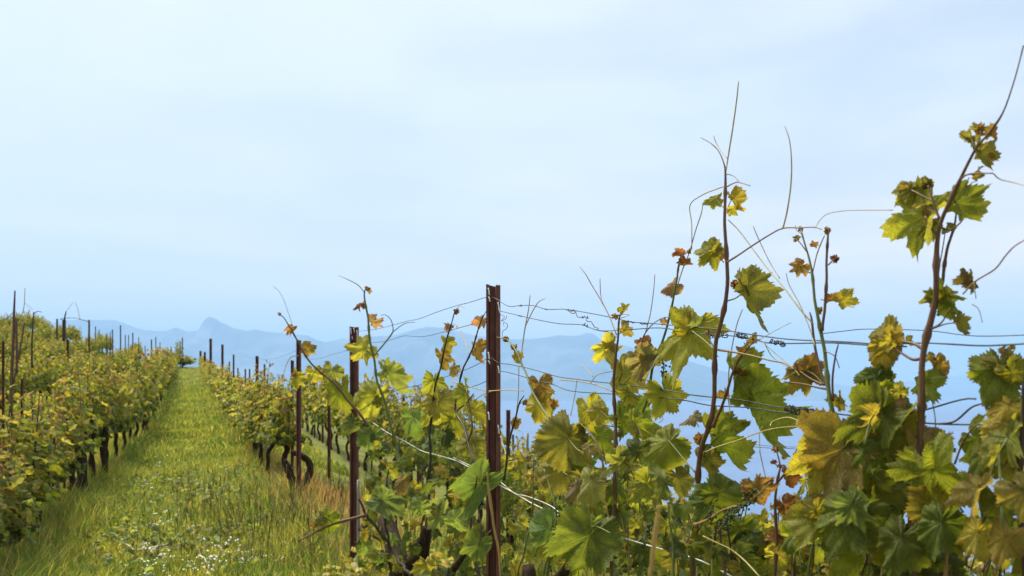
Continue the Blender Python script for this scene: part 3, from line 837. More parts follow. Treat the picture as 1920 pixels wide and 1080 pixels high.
def shoot(v, pts, col='brown', u=1.05, nodes=.055, tendrils=(), name='shoot', du=0.0, thin=()):
    """pts: (px, py, width px). returns the shoot object; tendrils are its children"""
    q = [PH(p[0], p[1], u) for p in pts]
    rad = [max(.0008, p[2]*.86/F/2*q[i].y) for i, p in enumerate(pts)]
    mb = MB()
    tube(mb, q, rad, 8, 0, STEMC[col], 5, 0, nodes, seed=pts[0][0])
    for th in thin:
        c2, tp = th
        qq = [PH(p[0], p[1], u) for p in tp]
        tube(mb, qq, [max(.0006, p[2]/F/2*qq[i].y) for i, p in enumerate(tp)], 6, 0, STEMC[c2], 5)
    o = mb.build(name, M_STEM, v.root)
    for c2, tp in tendrils:
        tb = MB(); qq = [PH(p[0], p[1], u+.01*math.sin(i)) for i, p in enumerate(tp)]
        tube(tb, qq, [max(.0006, p[2]/F/2*qq[i].y) for i, p in enumerate(tp)], 5, 0, STEMC[c2], 5)
        tb.build('tendril', M_STEM, o)
    return o
def leaf(par, jx, jy, tx, ty, ck, roll=0.0, pet=None, u=1.07, k=1.0, tilt=0.0, fold=None, bend=None, deep=1.1, pc='green', ripple=.13, amt=.7, pitch=None):
    j = PH(jx, jy, u); t = Q(tx, ty, j.y)
    ax = t-j; L = ax.length*k*(.98 if jx < 950 else .9 if jx < 1600 else .8)
    view = (-j).normalized()
    ax = ax.normalized()+view*tilt
    nrm = view-ax.normalized()*view.dot(ax.normalized())
    nrm = Matrix.Rotation(R(roll), 3, ax.normalized()) @ nrm.normalized()
    fd = rng.uniform(.8, 2.2)*(1 if rng.random() < .8 else -1) if fold is None else fold
    bd = rng.uniform(.1, 1.0) if bend is None else bend
    L *= (1+.12*abs(bd))
    geo = leaf_geo(int(jx*31+jy), 0, deep, fd, bd, ripple)
    mb = MB()
    put_leaf(mb, j, ax, nrm, L, ck, geo=geo, amt=amt)
    if pet:
        a = PH(pet[0], pet[1], u); m_ = (a+j)/2+Vector((0, 0, .1*(a-j).length*rng.uniform(-1, 1)))
        rr = max(.0009, min(.0018, L*.018))
        tube(mb, [a, m_, j, j+ax.normalized()*L*.04], [rr*1.25, rr, rr, rr*.7], 6, 1, STEMC[pc], 4)
    return mb.build('leaf', [M_LEAF, M_STEM], par)
def bud(par, x, y, ck, s=9, n=3, u=1.07):
    mb = MB(); j = PH(x, y, u); L = s/F*j.y
    for k in range(n):
        ax = Vector((rng.uniform(-1, 1), rng.uniform(-.5, .5), rng.uniform(-.3, 1)))
        put_leaf(mb, j, ax, Vector((rng.uniform(-.8, .8), -1, rng.uniform(-.8, .8))), L*rng.uniform(.6, 1.1), ck, geo=leaf_geo(int(x*7+y+k), 1, 1.3, 1.4, .8, .2))
    mb.build('leaf', [M_LEAF], par)
def cluster(v, pts, n, label=None, u=1.05):
    """a bunch of flower buds"""
    mb = MB(); q = [P(a, b, u) for a, b in pts]
    tube(mb, q, .0012, 5, 0, STEMC['green'], 4)
    path, _ = smooth_path(q, [1]*len(q), 8)
    ico = []
    for k in range(n):
        t = rng.random(); c = path[int(t*(len(path)-1))]
        off = np.array([rng.gauss(0, 1), rng.gauss(0, 1), rng.gauss(0, 1)])*.006*(1.2-t*.6)
        p = c+off; rr = rng.uniform(.0016, .0027)
        tube(mb, [p-np.array([0, 0, rr]), p-np.array([0, 0, rr*.5]), p+np.array([0, 0, rr*.5]), p+np.array([0, 0, rr])], [rr*.3, rr*.95, rr*.95, rr*.3], 6, 0, (.035, .055, .018), 0)
        tube(mb, [c, p], .0004, 3, 0, STEMC['green'], 0)
    return mb.build('flower_cluster', M_STEM, v.root)
def fill(v, x0, x1, prof, n, cols, size=(.042, .075), holes=(), du=(-.04, .3), ymax=1130, lod=0, seed=1):
    """the mass of leaves of a vine, spread through the depth of its hedge"""
    r = random.Random(seed); mb = MB(); sb = MB(); k = 0; tries = 0
    xs = [p[0] for p in prof]; ys = [p[1] for p in prof]
    n = int(n*1.5)
    while k < n and tries < n*30:
        tries += 1
        x = r.uniform(x0, x1); top = float(np.interp(x, xs, ys)); y = r.uniform(top, ymax)
        if any(((x-hx)/hw)**2+((y-hy)/hh)**2 < 1 for hx, hy, hw, hh in holes): continue
        if 650 < x < 690 and y < 960: continue
        u = 1.07+(r.uniform(.1, .32) if abs(x-925) < 55 else r.uniform(*du))-(.12 if r.random() < .1 and abs(x-925) > 60 else 0)
        p = PH(x, y, u)
        view = (-p).normalized()
        nrm = view*r.uniform(-.1, .9)+Vector((r.uniform(-.7, .7), r.uniform(-.5, .5), r.uniform(-.1, .9)))
        ax = Vector((r.uniform(-.8, .8), r.uniform(-.5, .5), r.uniform(-1.3, -.3) if r.random() < .8 else r.uniform(-.3, .6)))
        s = r.uniform(*size)*(.82 if r.random() < .6 else .5)
        ck = r.choice(cols)
        vi = r.randrange(14)
        if vi >= 6:
            key = ('f', vi)
            if key not in _cache: _cache[key] = leaf_geo(500+vi, 0, [1.2, 1.7, .8, 1.4, .7, 1.9, 1.1, 1.5][vi-6], ripple=.13)
            geo = _cache[key]
        else: geo = leaf_variant(vi, 0)
        put_leaf(mb, p, ax, nrm, s, ck, geo=geo, r=r)
        if r.random() < .55:
            e = p+Vector((r.uniform(-.03, .03), r.uniform(-.03, .03), r.uniform(-.09, -.03)))*1.0
            tube(mb, [e, (e+p)/2+Vector((0, 0, .008)), p], [.0016, .0013, .0012], 5, 1, STEMC[r.choice(['green', 'green', 'straw', 'brown'])], 3)
        k += 1
    mb.build('foliage', [M_LEAF, M_STEM], v.root)
def canes(v, x0, x1, y0, y1, n, seed, cols=('brown', 'dark', 'green')):
    r = random.Random(seed)
    for k in range(n):
        x = r.uniform(x0, x1); w_ = r.uniform(3, 6)
        pts = [(x+r.uniform(-30, 30), y1, w_*1.4), (x+r.uniform(-12, 12), (y0+y1)/2, w_), (x+r.uniform(-14, 14), y0+r.uniform(0, 60), w_*.5)]
        shoot(v, pts, r.choice(cols), 1.07+r.uniform(-.1, .12))

# --- vine A: the low bush left of the centre post
vA = Vine(790, 'bushy grapevine with dark green leaves between the second post and the centre post')
hero_trunk(vA, [[(770, 1240, 52), (765, 1150, 46), (752, 1080, 40), (738, 1020, 36), (722, 975, 30)], [(752, 1080, 30), (790, 1035, 26), (800, 990, 20)], [(738, 1020, 22), (700, 1000, 12), (672, 990, 7)], [(765, 1140, 26), (830, 1090, 16), (870, 1040, 10)]])
s = shoot(vA, [(762, 905, 7), (745, 852, 6.5), (735, 800, 6), (718, 745, 5.5), (705, 700, 5), (695, 640, 5), (688, 590, 4.5), (684, 552, 3.5), (686, 540, 2.5)], 'green', nodes=.11,
  tendrils=[('green', [(700, 668, 3.5), (720, 645, 3), (733, 628, 3), (737, 618, 2), (733, 600, 1.6), (722, 590, 1.3), (714, 592, 1)]), ('green', [(737, 622, 2), (758, 607, 1.5), (778, 604, 1.2)]), ('green', [(683, 548, 2), (672, 535, 2), (658, 527, 1.5), (645, 521, 1), (635, 517, .9)]), ('green', [(716, 744, 2.4), (695, 757, 2), (678, 768, 1.6), (664, 772, 1.2)])])
leaf(s, 685, 654, 658, 678, 'yellow', 10, (700, 668), k=1.0, deep=1.5, fold=.3)
leaf(s, 677, 570, 661, 577, 'red', 55, (686, 574), deep=1.4)
leaf(s, 698, 603, 713, 618, 'pink', 50, (693, 613), deep=1.3)
bud(s, 688, 540, 'red', 9, 2); bud(s, 693, 545, 'orange', 12, 1)
leaf(s, 727, 700, 755, 745, 'pale', 62, (718, 720), fold=.9, bend=.9)
leaf(s, 702, 742, 678, 788, 'lime', -12, (718, 762), k=1.05)
leaf(s, 706, 752, 712, 738, 'lime', 20, (716, 760), k=1.2)
s = shoot(vA, [(690, 800, 6), (670, 772, 5.5), (650, 747, 5), (632, 725, 4.5), (600, 697, 4), (575, 670, 4), (560, 645, 3.5), (546, 617, 3), (532, 595, 2), (520, 588, 1.5)], 'brown', nodes=.12, tendrils=[('straw', [(549, 612, 1.3), (540, 585, 1), (532, 562, .9), (522, 545, .8), (512, 537, .7)]), ('straw', [(560, 667, 2), (545, 670, 1.5), (535, 690, 1.5), (530, 712, 1)])])
leaf(s, 624, 695, 627, 726, 'pale', 5, (632, 722), k=.95); leaf(s, 588, 698, 592, 727, 'yellow', 10, (604, 702), k=.9, deep=1.4)
leaf(s, 574, 655, 591, 668, 'brown', 25, (577, 668), deep=1.3); leaf(s, 546, 616, 536, 628, 'orange', 5, (550, 620), deep=1.4)
leaf(s, 640, 733, 646, 775, 'green', 20, (652, 748)); leaf(s, 555, 708, 548, 735, 'lime', 30, (545, 690)); bud(s, 524, 589, 'brown', 7, 2); leaf(s, 553, 702, 545, 697, 'orange', 20)
s = shoot(vA, [(812, 965, 6), (803, 930, 6), (806, 860, 5.5), (808, 790, 5), (814, 742, 4.5), (820, 710, 4), (827, 682, 3.8), (834, 655, 3.2), (840, 627, 3), (848, 600, 2.5), (853, 583, 1.5)], 'dark', nodes=.11, tendrils=[('straw', [(853, 583, 1.2), (862, 574, 1), (870, 577, .8)])])
leaf(s, 814, 714, 818, 748, 'lime', 5, (817, 728), k=.95, deep=1.2); leaf(s, 829, 667, 840, 702, 'brown', 25, (825, 690), deep=1.4, k=.9)
leaf(s, 838, 640, 843, 663, 'yellow', 20, (834, 655), deep=1.4); leaf(s, 843, 612, 832, 604, 'pink', 30, (843, 618), deep=1.3); bud(s, 855, 584, 'red', 10, 3)
leaf(s, 822, 752, 848, 795, 'olive', 10, (812, 760), k=.95); leaf(s, 812, 772, 792, 797, 'lime', 0, (808, 790)); leaf(s, 852, 786, 860, 822, 'green', 15, (838, 800))
leaf(s, 775, 783, 781, 822, 'blue', 5, (800, 800), k=.9); leaf(s, 835, 818, 850, 850, 'blue', 10, (810, 830), k=.9)
s = shoot(vA, [(900, 905, 6), (885, 850, 5), (868, 800, 5), (855, 770, 4.5), (857, 745, 4.5), (862, 712, 4.2), (870, 690, 4), (880, 667, 3.6), (895, 625, 3), (903, 600, 2.6), (911, 584, 1.5)], 'dark', nodes=.11,
  tendrils=[('straw', [(880, 667, 2), (872, 640, 1.8), (860, 614, 1.5), (850, 607, 1.2)]), ('straw', [(845, 715, 2), (870, 722, 2), (900, 730, 2), (920, 733, 2), (950, 731, 2), (982, 733, 1.8)]), ('straw', [(923, 733, 2), (905, 740, 2), (890, 752, 1.8), (881, 770, 1.5)])],
  thin=[('dark', [(857, 770, 3), (875, 755, 2.6), (888, 738, 2)]), ('brown', [(870, 840, 4), (885, 805, 4), (880, 765, 3.4), (875, 730, 3)])])
leaf(s, 892, 655, 899, 685, 'orange', 55, (884, 663), fold=1.1); leaf(s, 904, 602, 896, 618, 'pink', 20, (901, 606), deep=1.3); leaf(s, 852, 690, 843, 707, 'beige', 20, (862, 712)); leaf(s, 868, 727, 856, 730, 'red', 50, (860, 720))
leaf(s, 876, 735, 887, 772, 'green', 58, (868, 742)); leaf(s, 890, 768, 908, 795, 'lime', 30, (880, 765)); leaf(s, 886, 830, 868, 860, 'olive', 5, (892, 850), k=1.1)
s = shoot(vA, [(690, 965, 8), (660, 972, 6), (620, 985, 5), (590, 998, 4), (558, 1015, 2.5)], 'brown', u=1.0, nodes=.12)
leaf(s, 615, 972, 608, 1005, 'green', 20, (625, 983), u=1.0); leaf(s, 600, 972, 585, 985, 'olive', 30, (612, 985), u=1.0); leaf(s, 588, 986, 584, 978, 'orange', 0, u=1.0)
s = shoot(vA, [(770, 1080, 8), (740, 1040, 7), (715, 1000, 6), (690, 970, 5), (672, 935, 4)], 'dark', u=1.0)
leaf(s, 717, 938, 757, 964, 'blue', 0, (700, 965), u=.97, k=.95, deep=1.2); leaf(s, 903, 906, 860, 956, 'blue', 15, (912, 890), u=1.0, k=.95, deep=.7); leaf(s, 829, 965, 800, 991, 'pale', 25, (845, 980), u=.98); leaf(s, 850, 977, 884, 1000, 'pale', 30, (840, 970), u=.98)
leaf(s, 897, 1022, 880, 1060, 'blue', 5, (920, 995), u=.98, k=1.0); leaf(s, 697, 818, 690, 850, 'blue', 0, (745, 852), k=1.05); leaf(s, 660, 792, 648, 815, 'blue', 15, (676, 800)); leaf(s, 735, 880, 757, 895, 'yellow', 15, (745, 860), k=1.1)
leaf(s, 752, 905, 740, 930, 'beige', 20, u=1.0); leaf(s, 720, 930, 712, 905, 'blue', 20, u=1.0)
canes(vA, 690, 900, 840, 1100, 7, 3, ('dark', 'brown'))
profA = [(660, 820), (690, 800), (730, 835), (770, 790), (800, 775), (840, 770), (870, 800), (910, 850), (960, 870)]
fill(vA, 668, 950, profA, 200, ['deep', 'green', 'blue', 'dark', 'deep', 'blue', 'deep', 'olive', 'lime', 'yellow', 'deep', 'dark'], (.045, .09), du=(-.06, .25), ymax=1100, seed=5)

# --- vine B: right beside the centre post
vB = Vine(1010, 'grapevine with large yellow-green leaves just right of the centre post')
hero_trunk(vB, [[(1040, 1420, 50), (1030, 1300, 46), (1020, 1200, 40), (1000, 1120, 34), (990, 1060, 24)], [(1000, 1130, 28), (1050, 1080, 20), (1080, 1040, 14)]])
s = shoot(vB, [(1075, 880, 7), (1045, 815, 6), (1030, 790, 5.5), (1010, 755, 5), (990, 711, 4.6), (977, 680, 4.2), (970, 660, 3.6), (955, 641, 3), (948, 636, 2.4), (932, 632, 1.5)], 'green', nodes=.1,
  tendrils=[('straw', [(977, 675, 2.4), (980, 645, 2.4), (985, 612, 2.4), (991, 580, 2), (994, 553, 1.4)]), ('straw', [(985, 612, 2), (998, 585, 2), (1010, 566, 1.8), (1022, 560, 1.4)]), ('dark', [(943, 635, 1.2), (942, 622, 1.2), (950, 616, 1.2), (951, 608, 1.1), (944, 604, 1), (945, 612, .9)]), ('dark', [(938, 590, 1), (946, 594, 1), (940, 602, 1), (948, 598, 1), (950, 592, 1)]), ('straw', [(973, 685, 1.6), (972, 740, 1.6), (968, 775, 1.5)])])
leaf(s, 972, 666, 961, 683, 'yellow', 15, (975, 680), deep=1.4, k=.95); bud(s, 965, 652, 'orange', 9, 3); bud(s, 950, 636, 'brown', 10, 3)
leaf(s, 1012, 722, 1020, 760, 'brown', 12, (1003, 742), deep=1.25); leaf(s, 1012, 760, 1000, 806, 'lime', 5, (1022, 778), k=1.0, deep=1.1); bud(s, 1035, 757, 'orange', 16, 2)
s = shoot(vB, [(945, 900, 5), (950, 857, 4.5), (962, 800, 4), (972, 760, 3.4), (983, 742, 2)], 'dark', nodes=.1, tendrils=[('straw', [(950, 855, 2.4), (943, 832, 2.2), (938, 818, 1.6)])])
leaf(s, 968, 790, 957, 806, 'orange', 10, (962, 800), deep=1.3); leaf(s, 985, 752, 978, 762, 'red', 40, (975, 757))
s = shoot(vB, [(1130, 1000, 6), (1142, 930, 5), (1132, 880, 4.5), (1122, 840, 4), (1105, 810, 3.2), (1085, 792, 2)], 'brown', nodes=.09, u=1.05)
leaf(s, 1065, 822, 1040, 905, 'olive', 5, (1100, 850), u=1.02, k=.9, deep=.6, fold=.3); leaf(s, 1050, 880, 1022, 935, 'olive', 10, (1090, 900), u=1.03, deep=.8); leaf(s, 1105, 770, 1118, 835, 'lime', 12, (1150, 800), deep=.8, k=.95)
leaf(s, 1105, 838, 1085, 850, 'beige', 40, (1120, 835), u=1.0); leaf(s, 1083, 915, 1060, 940, 'grey', 10, u=1.0, deep=.7); leaf(s, 1110, 900, 1095, 955, 'pale', 35, u=1.0, deep=.7)
leaf(s, 1033, 990, 995, 1030, 'blue', -8, (1100, 988), u=.98, k=1.0, deep=.9); leaf(s, 1097, 988, 1062, 1062, 'blue', 12, (1145, 1000), u=.95, k=.85); leaf(s, 1105, 1005, 1072, 1095, 'dark', 5, u=.94, k=.95, deep=.8)
leaf(s, 1185, 775, 1200, 830, 'green', 10, (1155, 790), u=1.1, deep=.8)
canes(vB, 960, 1120, 850, 1100, 4, 9, ('brown', 'dark', 'green'))
PR = [(900, 880), (950, 885), (985, 850), (1010, 830), (1060, 830), (1090, 780), (1130, 775), (1180, 785), (1220, 800), (1270, 850), (1300, 890), (1340, 885), (1390, 880), (1420, 930), (1450, 985), (1490, 985), (1505, 880), (1530, 840), (1580, 850), (1620, 790), (1660, 760), (1700, 780), (1740, 800), (1790, 870), (1830, 790), (1870, 710), (1920, 690), (2100, 660)]
HOLES = [(1472, 900, 36, 75), (1790, 850, 34, 60), (1215, 935, 14, 25), (1270, 870, 12, 25), (1860, 925, 26, 20)]
fill(vB, 945, 1125, PR, 58, ['lime', 'green', 'green', 'blue', 'lime', 'olive', 'dark'], (.042, .075), HOLES, seed=11)

# --- vine C
vC = Vine(1160, 'grapevine with a slim red-brown shoot and grey-green leaves, second right of the post')
hero_trunk(vC, [[(1185, 1600, 60), (1180, 1450, 54), (1165, 1300, 48), (1150, 1190, 36), (1146, 1120, 22)], [(1165, 1290, 34), (1215, 1180, 22), (1230, 1100, 12)]])
s = shoot(vC, [(1145, 1130, 9), (1146, 1035, 8), (1150, 960, 8), (1155, 855, 7.5), (1152, 790, 7), (1152, 730, 6.5), (1154, 665, 5.5), (1158, 630, 4.5), (1161, 597, 3), (1166, 588, 2)], 'brown', nodes=.1,
  tendrils=[('tan', [(1156, 628, 2.4), (1142, 592, 2.2), (1128, 565, 2), (1110, 535, 1.8), (1098, 514, 1.6), (1087, 500, 1.4)]), ('tan', [(1130, 570, 1.8), (1126, 550, 1.8), (1125, 522, 1.4)]), ('straw', [(1150, 735, 2.6), (1120, 722, 2.4), (1085, 715, 2.2), (1050, 712, 2)]), ('straw', [(1108, 718, 1.8), (1120, 703, 1.8), (1150, 696, 1.6)]), ('straw', [(1112, 706, 1.6), (1100, 692, 1.5), (1087, 684, 1.3)]), ('straw', [(1070, 780, 1.5), (1078, 740, 1.5), (1082, 712, 1.2)]), ('straw', [(1155, 735, 2.2), (1125, 600, .1)][:0] or [(1160, 598, 1.6), (1180, 590, 1.4), (1150, 590, 1.2)])])
leaf(s, 1144, 651, 1114, 676, 'yellow', 15, (1153, 662), deep=1.3); leaf(s, 1146, 648, 1128, 640, 'yellow', 30, (1153, 662)); leaf(s, 1170, 618, 1188, 633, 'yellow', 20, (1160, 628), deep=1.4)
leaf(s, 1168, 582, 1182, 572, 'lime', 30, (1164, 590), deep=1.5); leaf(s, 1166, 582, 1156, 575, 'yellow', 20, deep=1.5); leaf(s, 1155, 592, 1143, 588, 'orange', 30, deep=1.4)
leaf(s, 1212, 672, 1178, 722, 'grey', 12, (1155, 735), k=.9, deep=1.1, ripple=.16); leaf(s, 1215, 668, 1245, 690, 'grey', 25, (1212, 672), k=1.0, deep=1.1)
leaf(s, 1166, 700, 1180, 772, 'olive', 40, (1154, 735), deep=1.2); leaf(s, 1178, 735, 1195, 765, 'lime', 30, (1154, 735), k=.9)
s = shoot(vC, [(1190, 930, 7), (1195, 830, 6.5), (1204, 775, 6), (1215, 740, 6), (1225, 690, 5.8), (1237, 655, 5.4), (1247, 620, 5), (1260, 575, 4.8), (1268, 537, 4), (1272, 500, 3.4), (1275, 484, 2.6), (1284, 476, 2), (1292, 472, 1.5)], 'green', nodes=.095, u=1.09,
  tendrils=[('straw', [(1269, 540, 2.4), (1280, 505, 2.4), (1292, 475, 2.2), (1305, 430, 2.2), (1315, 400, 2), (1318, 380, 1.6)]), ('straw', [(1297, 468, 2), (1297, 420, 2), (1294, 384, 2), (1318, 365, 2.2), (1345, 354, 2.4), (1360, 349, 2.2)]), ('straw', [(1200, 655, 2.2), (1205, 640, 2.2), (1218, 595, 2), (1225, 550, 1.8), (1228, 514, 1.4)]), ('brown', [(1197, 665, 3), (1207, 630, 2.6), (1225, 607, 2), (1247, 595, 1.6), (1265, 598, 1)]), ('brown', [(1215, 760, 3), (1230, 745, 2.6), (1245, 735, 2)]), ('straw', [(1245, 740, 1.6), (1236, 765, 1.6), (1243, 785, 1.5), (1235, 793, 1.2)])])
leaf(s, 1263, 535, 1237, 555, 'pink', 25, (1268, 542), u=1.09, deep=.7); leaf(s, 1276, 478, 1260, 474, 'red', 35, u=1.09); leaf(s, 1280, 492, 1299, 498, 'red', 40, (1273, 500), u=1.09); bud(s, 1292, 472, 'olive', 8, 3, 1.09)
leaf(s, 1208, 642, 1213, 663, 'red', 10, (1200, 655), u=1.09, k=1.05, deep=1.4); leaf(s, 1205, 655, 1190, 648, 'orange', 20, u=1.09)
leaf(s, 1247, 735, 1276, 790, 'lime', 6, (1215, 762), u=1.08, k=.92, deep=1.2, fold=.3, bend=.2); leaf(s, 1244, 606, 1256, 601, 'orange', 40, u=1.09)
leaf(s, 1255, 828, 1190, 862, 'green', 18, (1305, 888), u=1.02, k=1.0, deep=.8); leaf(s, 1245, 905, 1205, 880, 'pale', 20, u=1.05, deep=.6); leaf(s, 1170, 790, 1205, 822, 'green', 25, (1155, 800)); leaf(s, 1125, 770, 1100, 790, 'lime', 20, (1150, 800))
leaf(s, 1222, 852, 1215, 905, 'blue', 40, u=1.06); leaf(s, 1300, 780, 1275, 800, 'grey', 55, (1310, 800), u=1.0)
cluster(vC, [(1205, 1015), (1215, 1000), (1217, 980)], 40)
cluster(vC, [(1240, 665), (1245, 690), (1240, 705)], 30, u=1.04)
fill(vC, 1115, 1270, PR, 46, ['lime', 'green', 'green', 'dark', 'deep', 'lime', 'deep', 'olive'], (.038, .072), HOLES, seed=12)

# --- vine D: tallest brown shoot
vD = Vine(1320, 'grapevine with the thick straight brown shoot rising high above the wires')
hero_trunk(vD, [[(1330, 1850, 76), (1322, 1650, 66), (1312, 1450, 60), (1305, 1300, 44), (1302, 1200, 24)], [(1312, 1430, 40), (1370, 1300, 26), (1390, 1200, 14)]])
s = shoot(vD, [(1300, 1200, 12), (1300, 1080, 11.5), (1303, 1010, 11), (1306, 940, 11), (1309, 890, 10.5), (1318, 840, 10.5), (1332, 790, 10), (1337, 730, 9.6), (1343, 655, 9.2), (1352, 610, 9), (1360, 560, 8.6), (1362, 490, 8), (1361, 430, 7), (1360, 370, 6), (1359, 322, 4.6), (1356, 305, 2.6), (1347, 283, 2), (1332, 268, 1.6), (1314, 258, 1.2)], 'brown', nodes=.115,
  tendrils=[('straw', [(1361, 322, 2.6), (1366, 290, 3), (1374, 240, 3), (1381, 190, 2.6), (1385, 152, 2)]), ('straw', [(1364, 297, 1.5), (1350, 280, 1.4), (1342, 266, 1.4), (1338, 254, 1)]), ('tan', [(1361, 351, 3), (1380, 342, 2.2), (1393, 344, 2), (1406, 348, 2)]), ('tan', [(1361, 326, 2), (1375, 330, 1.2), (1385, 340, 1)]),
            ('straw', [(1365, 412, 2.2), (1385, 432, 2.2), (1410, 465, 2.2), (1440, 505, 2.4), (1470, 540, 2.6), (1500, 580, 3), (1525, 608, 3)]), ('straw', [(1412, 424, 1.8), (1424, 452, 2), (1445, 495, 2), (1462, 522, 2)]), ('straw', [(1474, 512, 1.4), (1480, 535, 1.6), (1500, 572, 2), (1520, 622, 2.4), (1528, 650, 2.6)]),
            ('straw', [(1369, 780, 2.2), (1366, 740, 2.4), (1368, 680, 2.4), (1380, 615, 2.2), (1392, 580, 2)])],
  thin=[('tan', [(1364, 491, 4.6), (1385, 478, 3.6), (1410, 461, 3.4), (1440, 442, 3.2), (1468, 428, 3), (1500, 427, 2.4), (1525, 426, 2.2), (1541, 430, 1.8)]), ('straw', [(1468, 428, 3), (1476, 395, 3), (1483, 345, 2.8), (1484, 300, 2.4), (1480, 262, 2), (1471, 235, 1.4)]),
        ('tan', [(1347, 656, 5), (1375, 660, 4), (1410, 667, 3.6), (1445, 676, 3.2), (1470, 681, 2.8), (1490, 694, 2.4)]), ('green', [(1340, 657, 4.4), (1320, 638, 3.6), (1298, 621, 3)]), ('brown', [(1342, 655, 3), (1332, 640, 2.6), (1326, 620, 2)])])
leaf(s, 1343, 372, 1318, 380, 'lime', 35, (1360, 391), deep=1.3); leaf(s, 1374, 372, 1394, 404, 'yellow', 55, (1363, 393), deep=1.3); leaf(s, 1372, 392, 1390, 392, 'yellow', 40, (1363, 393))
leaf(s, 1336, 470, 1304, 504, 'lime', 12, (1357, 492), deep=1.3, k=1.0); leaf(s, 1340, 468, 1356, 455, 'lime', 40); leaf(s, 1353, 480, 1354, 470, 'orange', 30)
leaf(s, 1400, 541, 1427, 618, 'olive', 52, (1364, 564), deep=1.1, k=1.0); leaf(s, 1400, 541, 1383, 517, 'olive', 45, k=1.0); bud(s, 1378, 533, 'red', 13, 3)
leaf(s, 1296, 620, 1262, 712, 'lime', 33, deep=1.4, k=.95, fold=.5, bend=.3); leaf(s, 1292, 622, 1302, 585, 'lime', 45, k=1.05, deep=.8)
bud(s, 1327, 620, 'beige', 10, 2); leaf(s, 1302, 612, 1326, 606, 'pale', 65)
s2 = shoot(vD, [(1337, 800, 7), (1346, 775, 6.4), (1362, 738, 6), (1375, 700, 5.4), (1386, 672, 4.6), (1396, 660, 4), (1408, 645, 3), (1424, 636, 2)], 'brown', nodes=.08, tendrils=[('straw', [(1424, 637, 2), (1450, 622, 1.5), (1483, 605, 1.2)]), ('straw', [(1432, 640, 2), (1445, 665, 2), (1460, 678, 1.8), (1480, 690, 1.6)]), ('straw', [(1430, 642, 1.6), (1460, 668, 1.6), (1485, 688, 1.6), (1500, 705, 1.4)])])
leaf(s2, 1382, 702, 1400, 790, 'green', 55, (1376, 735), deep=1.0, k=1.05); leaf(s2, 1386, 700, 1406, 728, 'red', 55, k=.9); leaf(s2, 1412, 745, 1424, 862, 'green', 68, k=1.0, deep=1.2, u=1.09); leaf(s2, 1388, 655, 1380, 648, 'orange', 30); leaf(s2, 1408, 642, 1432, 636, 'beige', 50, k=.9); leaf(s2, 1395, 658, 1412, 652, 'brown', 40)
leaf(s2, 1342, 822, 1374, 905, 'green', 62, (1320, 850), k=1.0); leaf(s2, 1350, 745, 1372, 748, 'brown', 50)
s = shoot(vD, [(1303, 985, 9), (1335, 970, 5), (1360, 955, 4.6), (1395, 945, 4), (1425, 925, 3.6), (1445, 905, 2.6)], 'tan', nodes=.07, u=1.0, tendrils=[('straw', [(1322, 848, 2.6), (1345, 838, 2.6), (1380, 827, 2.6), (1420, 812, 2.4), (1455, 803, 2.2), (1500, 800, 2), (1545, 806, 1.8)]), ('straw', [(1318, 1005, 2.6), (1345, 1018, 2.6), (1370, 1030, 3), (1395, 1050, 3.2), (1425, 1082, 3)])])
leaf(s, 1335, 937, 1300, 985, 'dark', -10, (1312, 990), u=1.03, k=1.05); leaf(s, 1345, 925, 1395, 950, 'dark', 10, (1312, 990), u=1.02, k=1.1, deep=.8); leaf(s, 1415, 915, 1438, 955, 'orange', 25, (1430, 935), u=1.0); leaf(s, 1400, 918, 1393, 935, 'yellow', 10, u=1.0); leaf(s, 1325, 862, 1345, 905, 'olive', 30, (1310, 880)); bud(s, 1313, 822, 'orange', 14, 3); bud(s, 1316, 845, 'pale', 22, 3); leaf(s, 1270, 895, 1290, 935, 'olive', 15, u=1.05, deep=.7)
cluster(vD, [(1350, 992), (1362, 978), (1380, 960), (1400, 938), (1419, 916)], 110, u=1.0)
cluster(vD, [(1330, 960), (1334, 978)], 26, u=1.0)
canes(vD, 1230, 1420, 900, 1150, 4, 21)
fill(vD, 1262, 1432, PR, 44, ['deep', 'green', 'dark', 'green', 'lime', 'blue', 'olive', 'deep'], (.038, .07), HOLES, seed=13)

# --- vine R: small red-leaved shoot
vR = Vine(1455, 'small grapevine shoot with dark red young leaves against the lake')
hero_trunk(vR, [[(1470, 2000, 60), (1465, 1800, 50), (1460, 1500, 40), (1456, 1300, 26), (1455, 1180, 14)]])
s = shoot(vR, [(1455, 1190, 8), (1455, 1048, 7), (1454, 965, 6), (1458, 900, 5), (1462, 878, 4), (1458, 855, 3), (1453, 838, 2)], 'brown', nodes=.07, thin=[('brown', [(1425, 945, 5), (1448, 915, 5), (1470, 890, 4.6), (1490, 862, 3.6), (1512, 842, 3), (1545, 829, 2.4)]), ('brown', [(1475, 885, 2.6), (1497, 860, 2.4), (1520, 848, 2)]), ('tan', [(1480, 870, 1.8), (1500, 830, 1.8), (1516, 796, 1.6)])],
  tendrils=[('straw', [(1425, 850, 2), (1424, 812, 2), (1430, 800, 1.8)]), ('tan', [(1443, 925, 2), (1432, 880, 2), (1425, 848, 2)]), ('straw', [(1444, 800, 2), (1450, 790, 2.4), (1480, 783, 2.6), (1520, 800, 2.8), (1560, 806, 2.8)])])
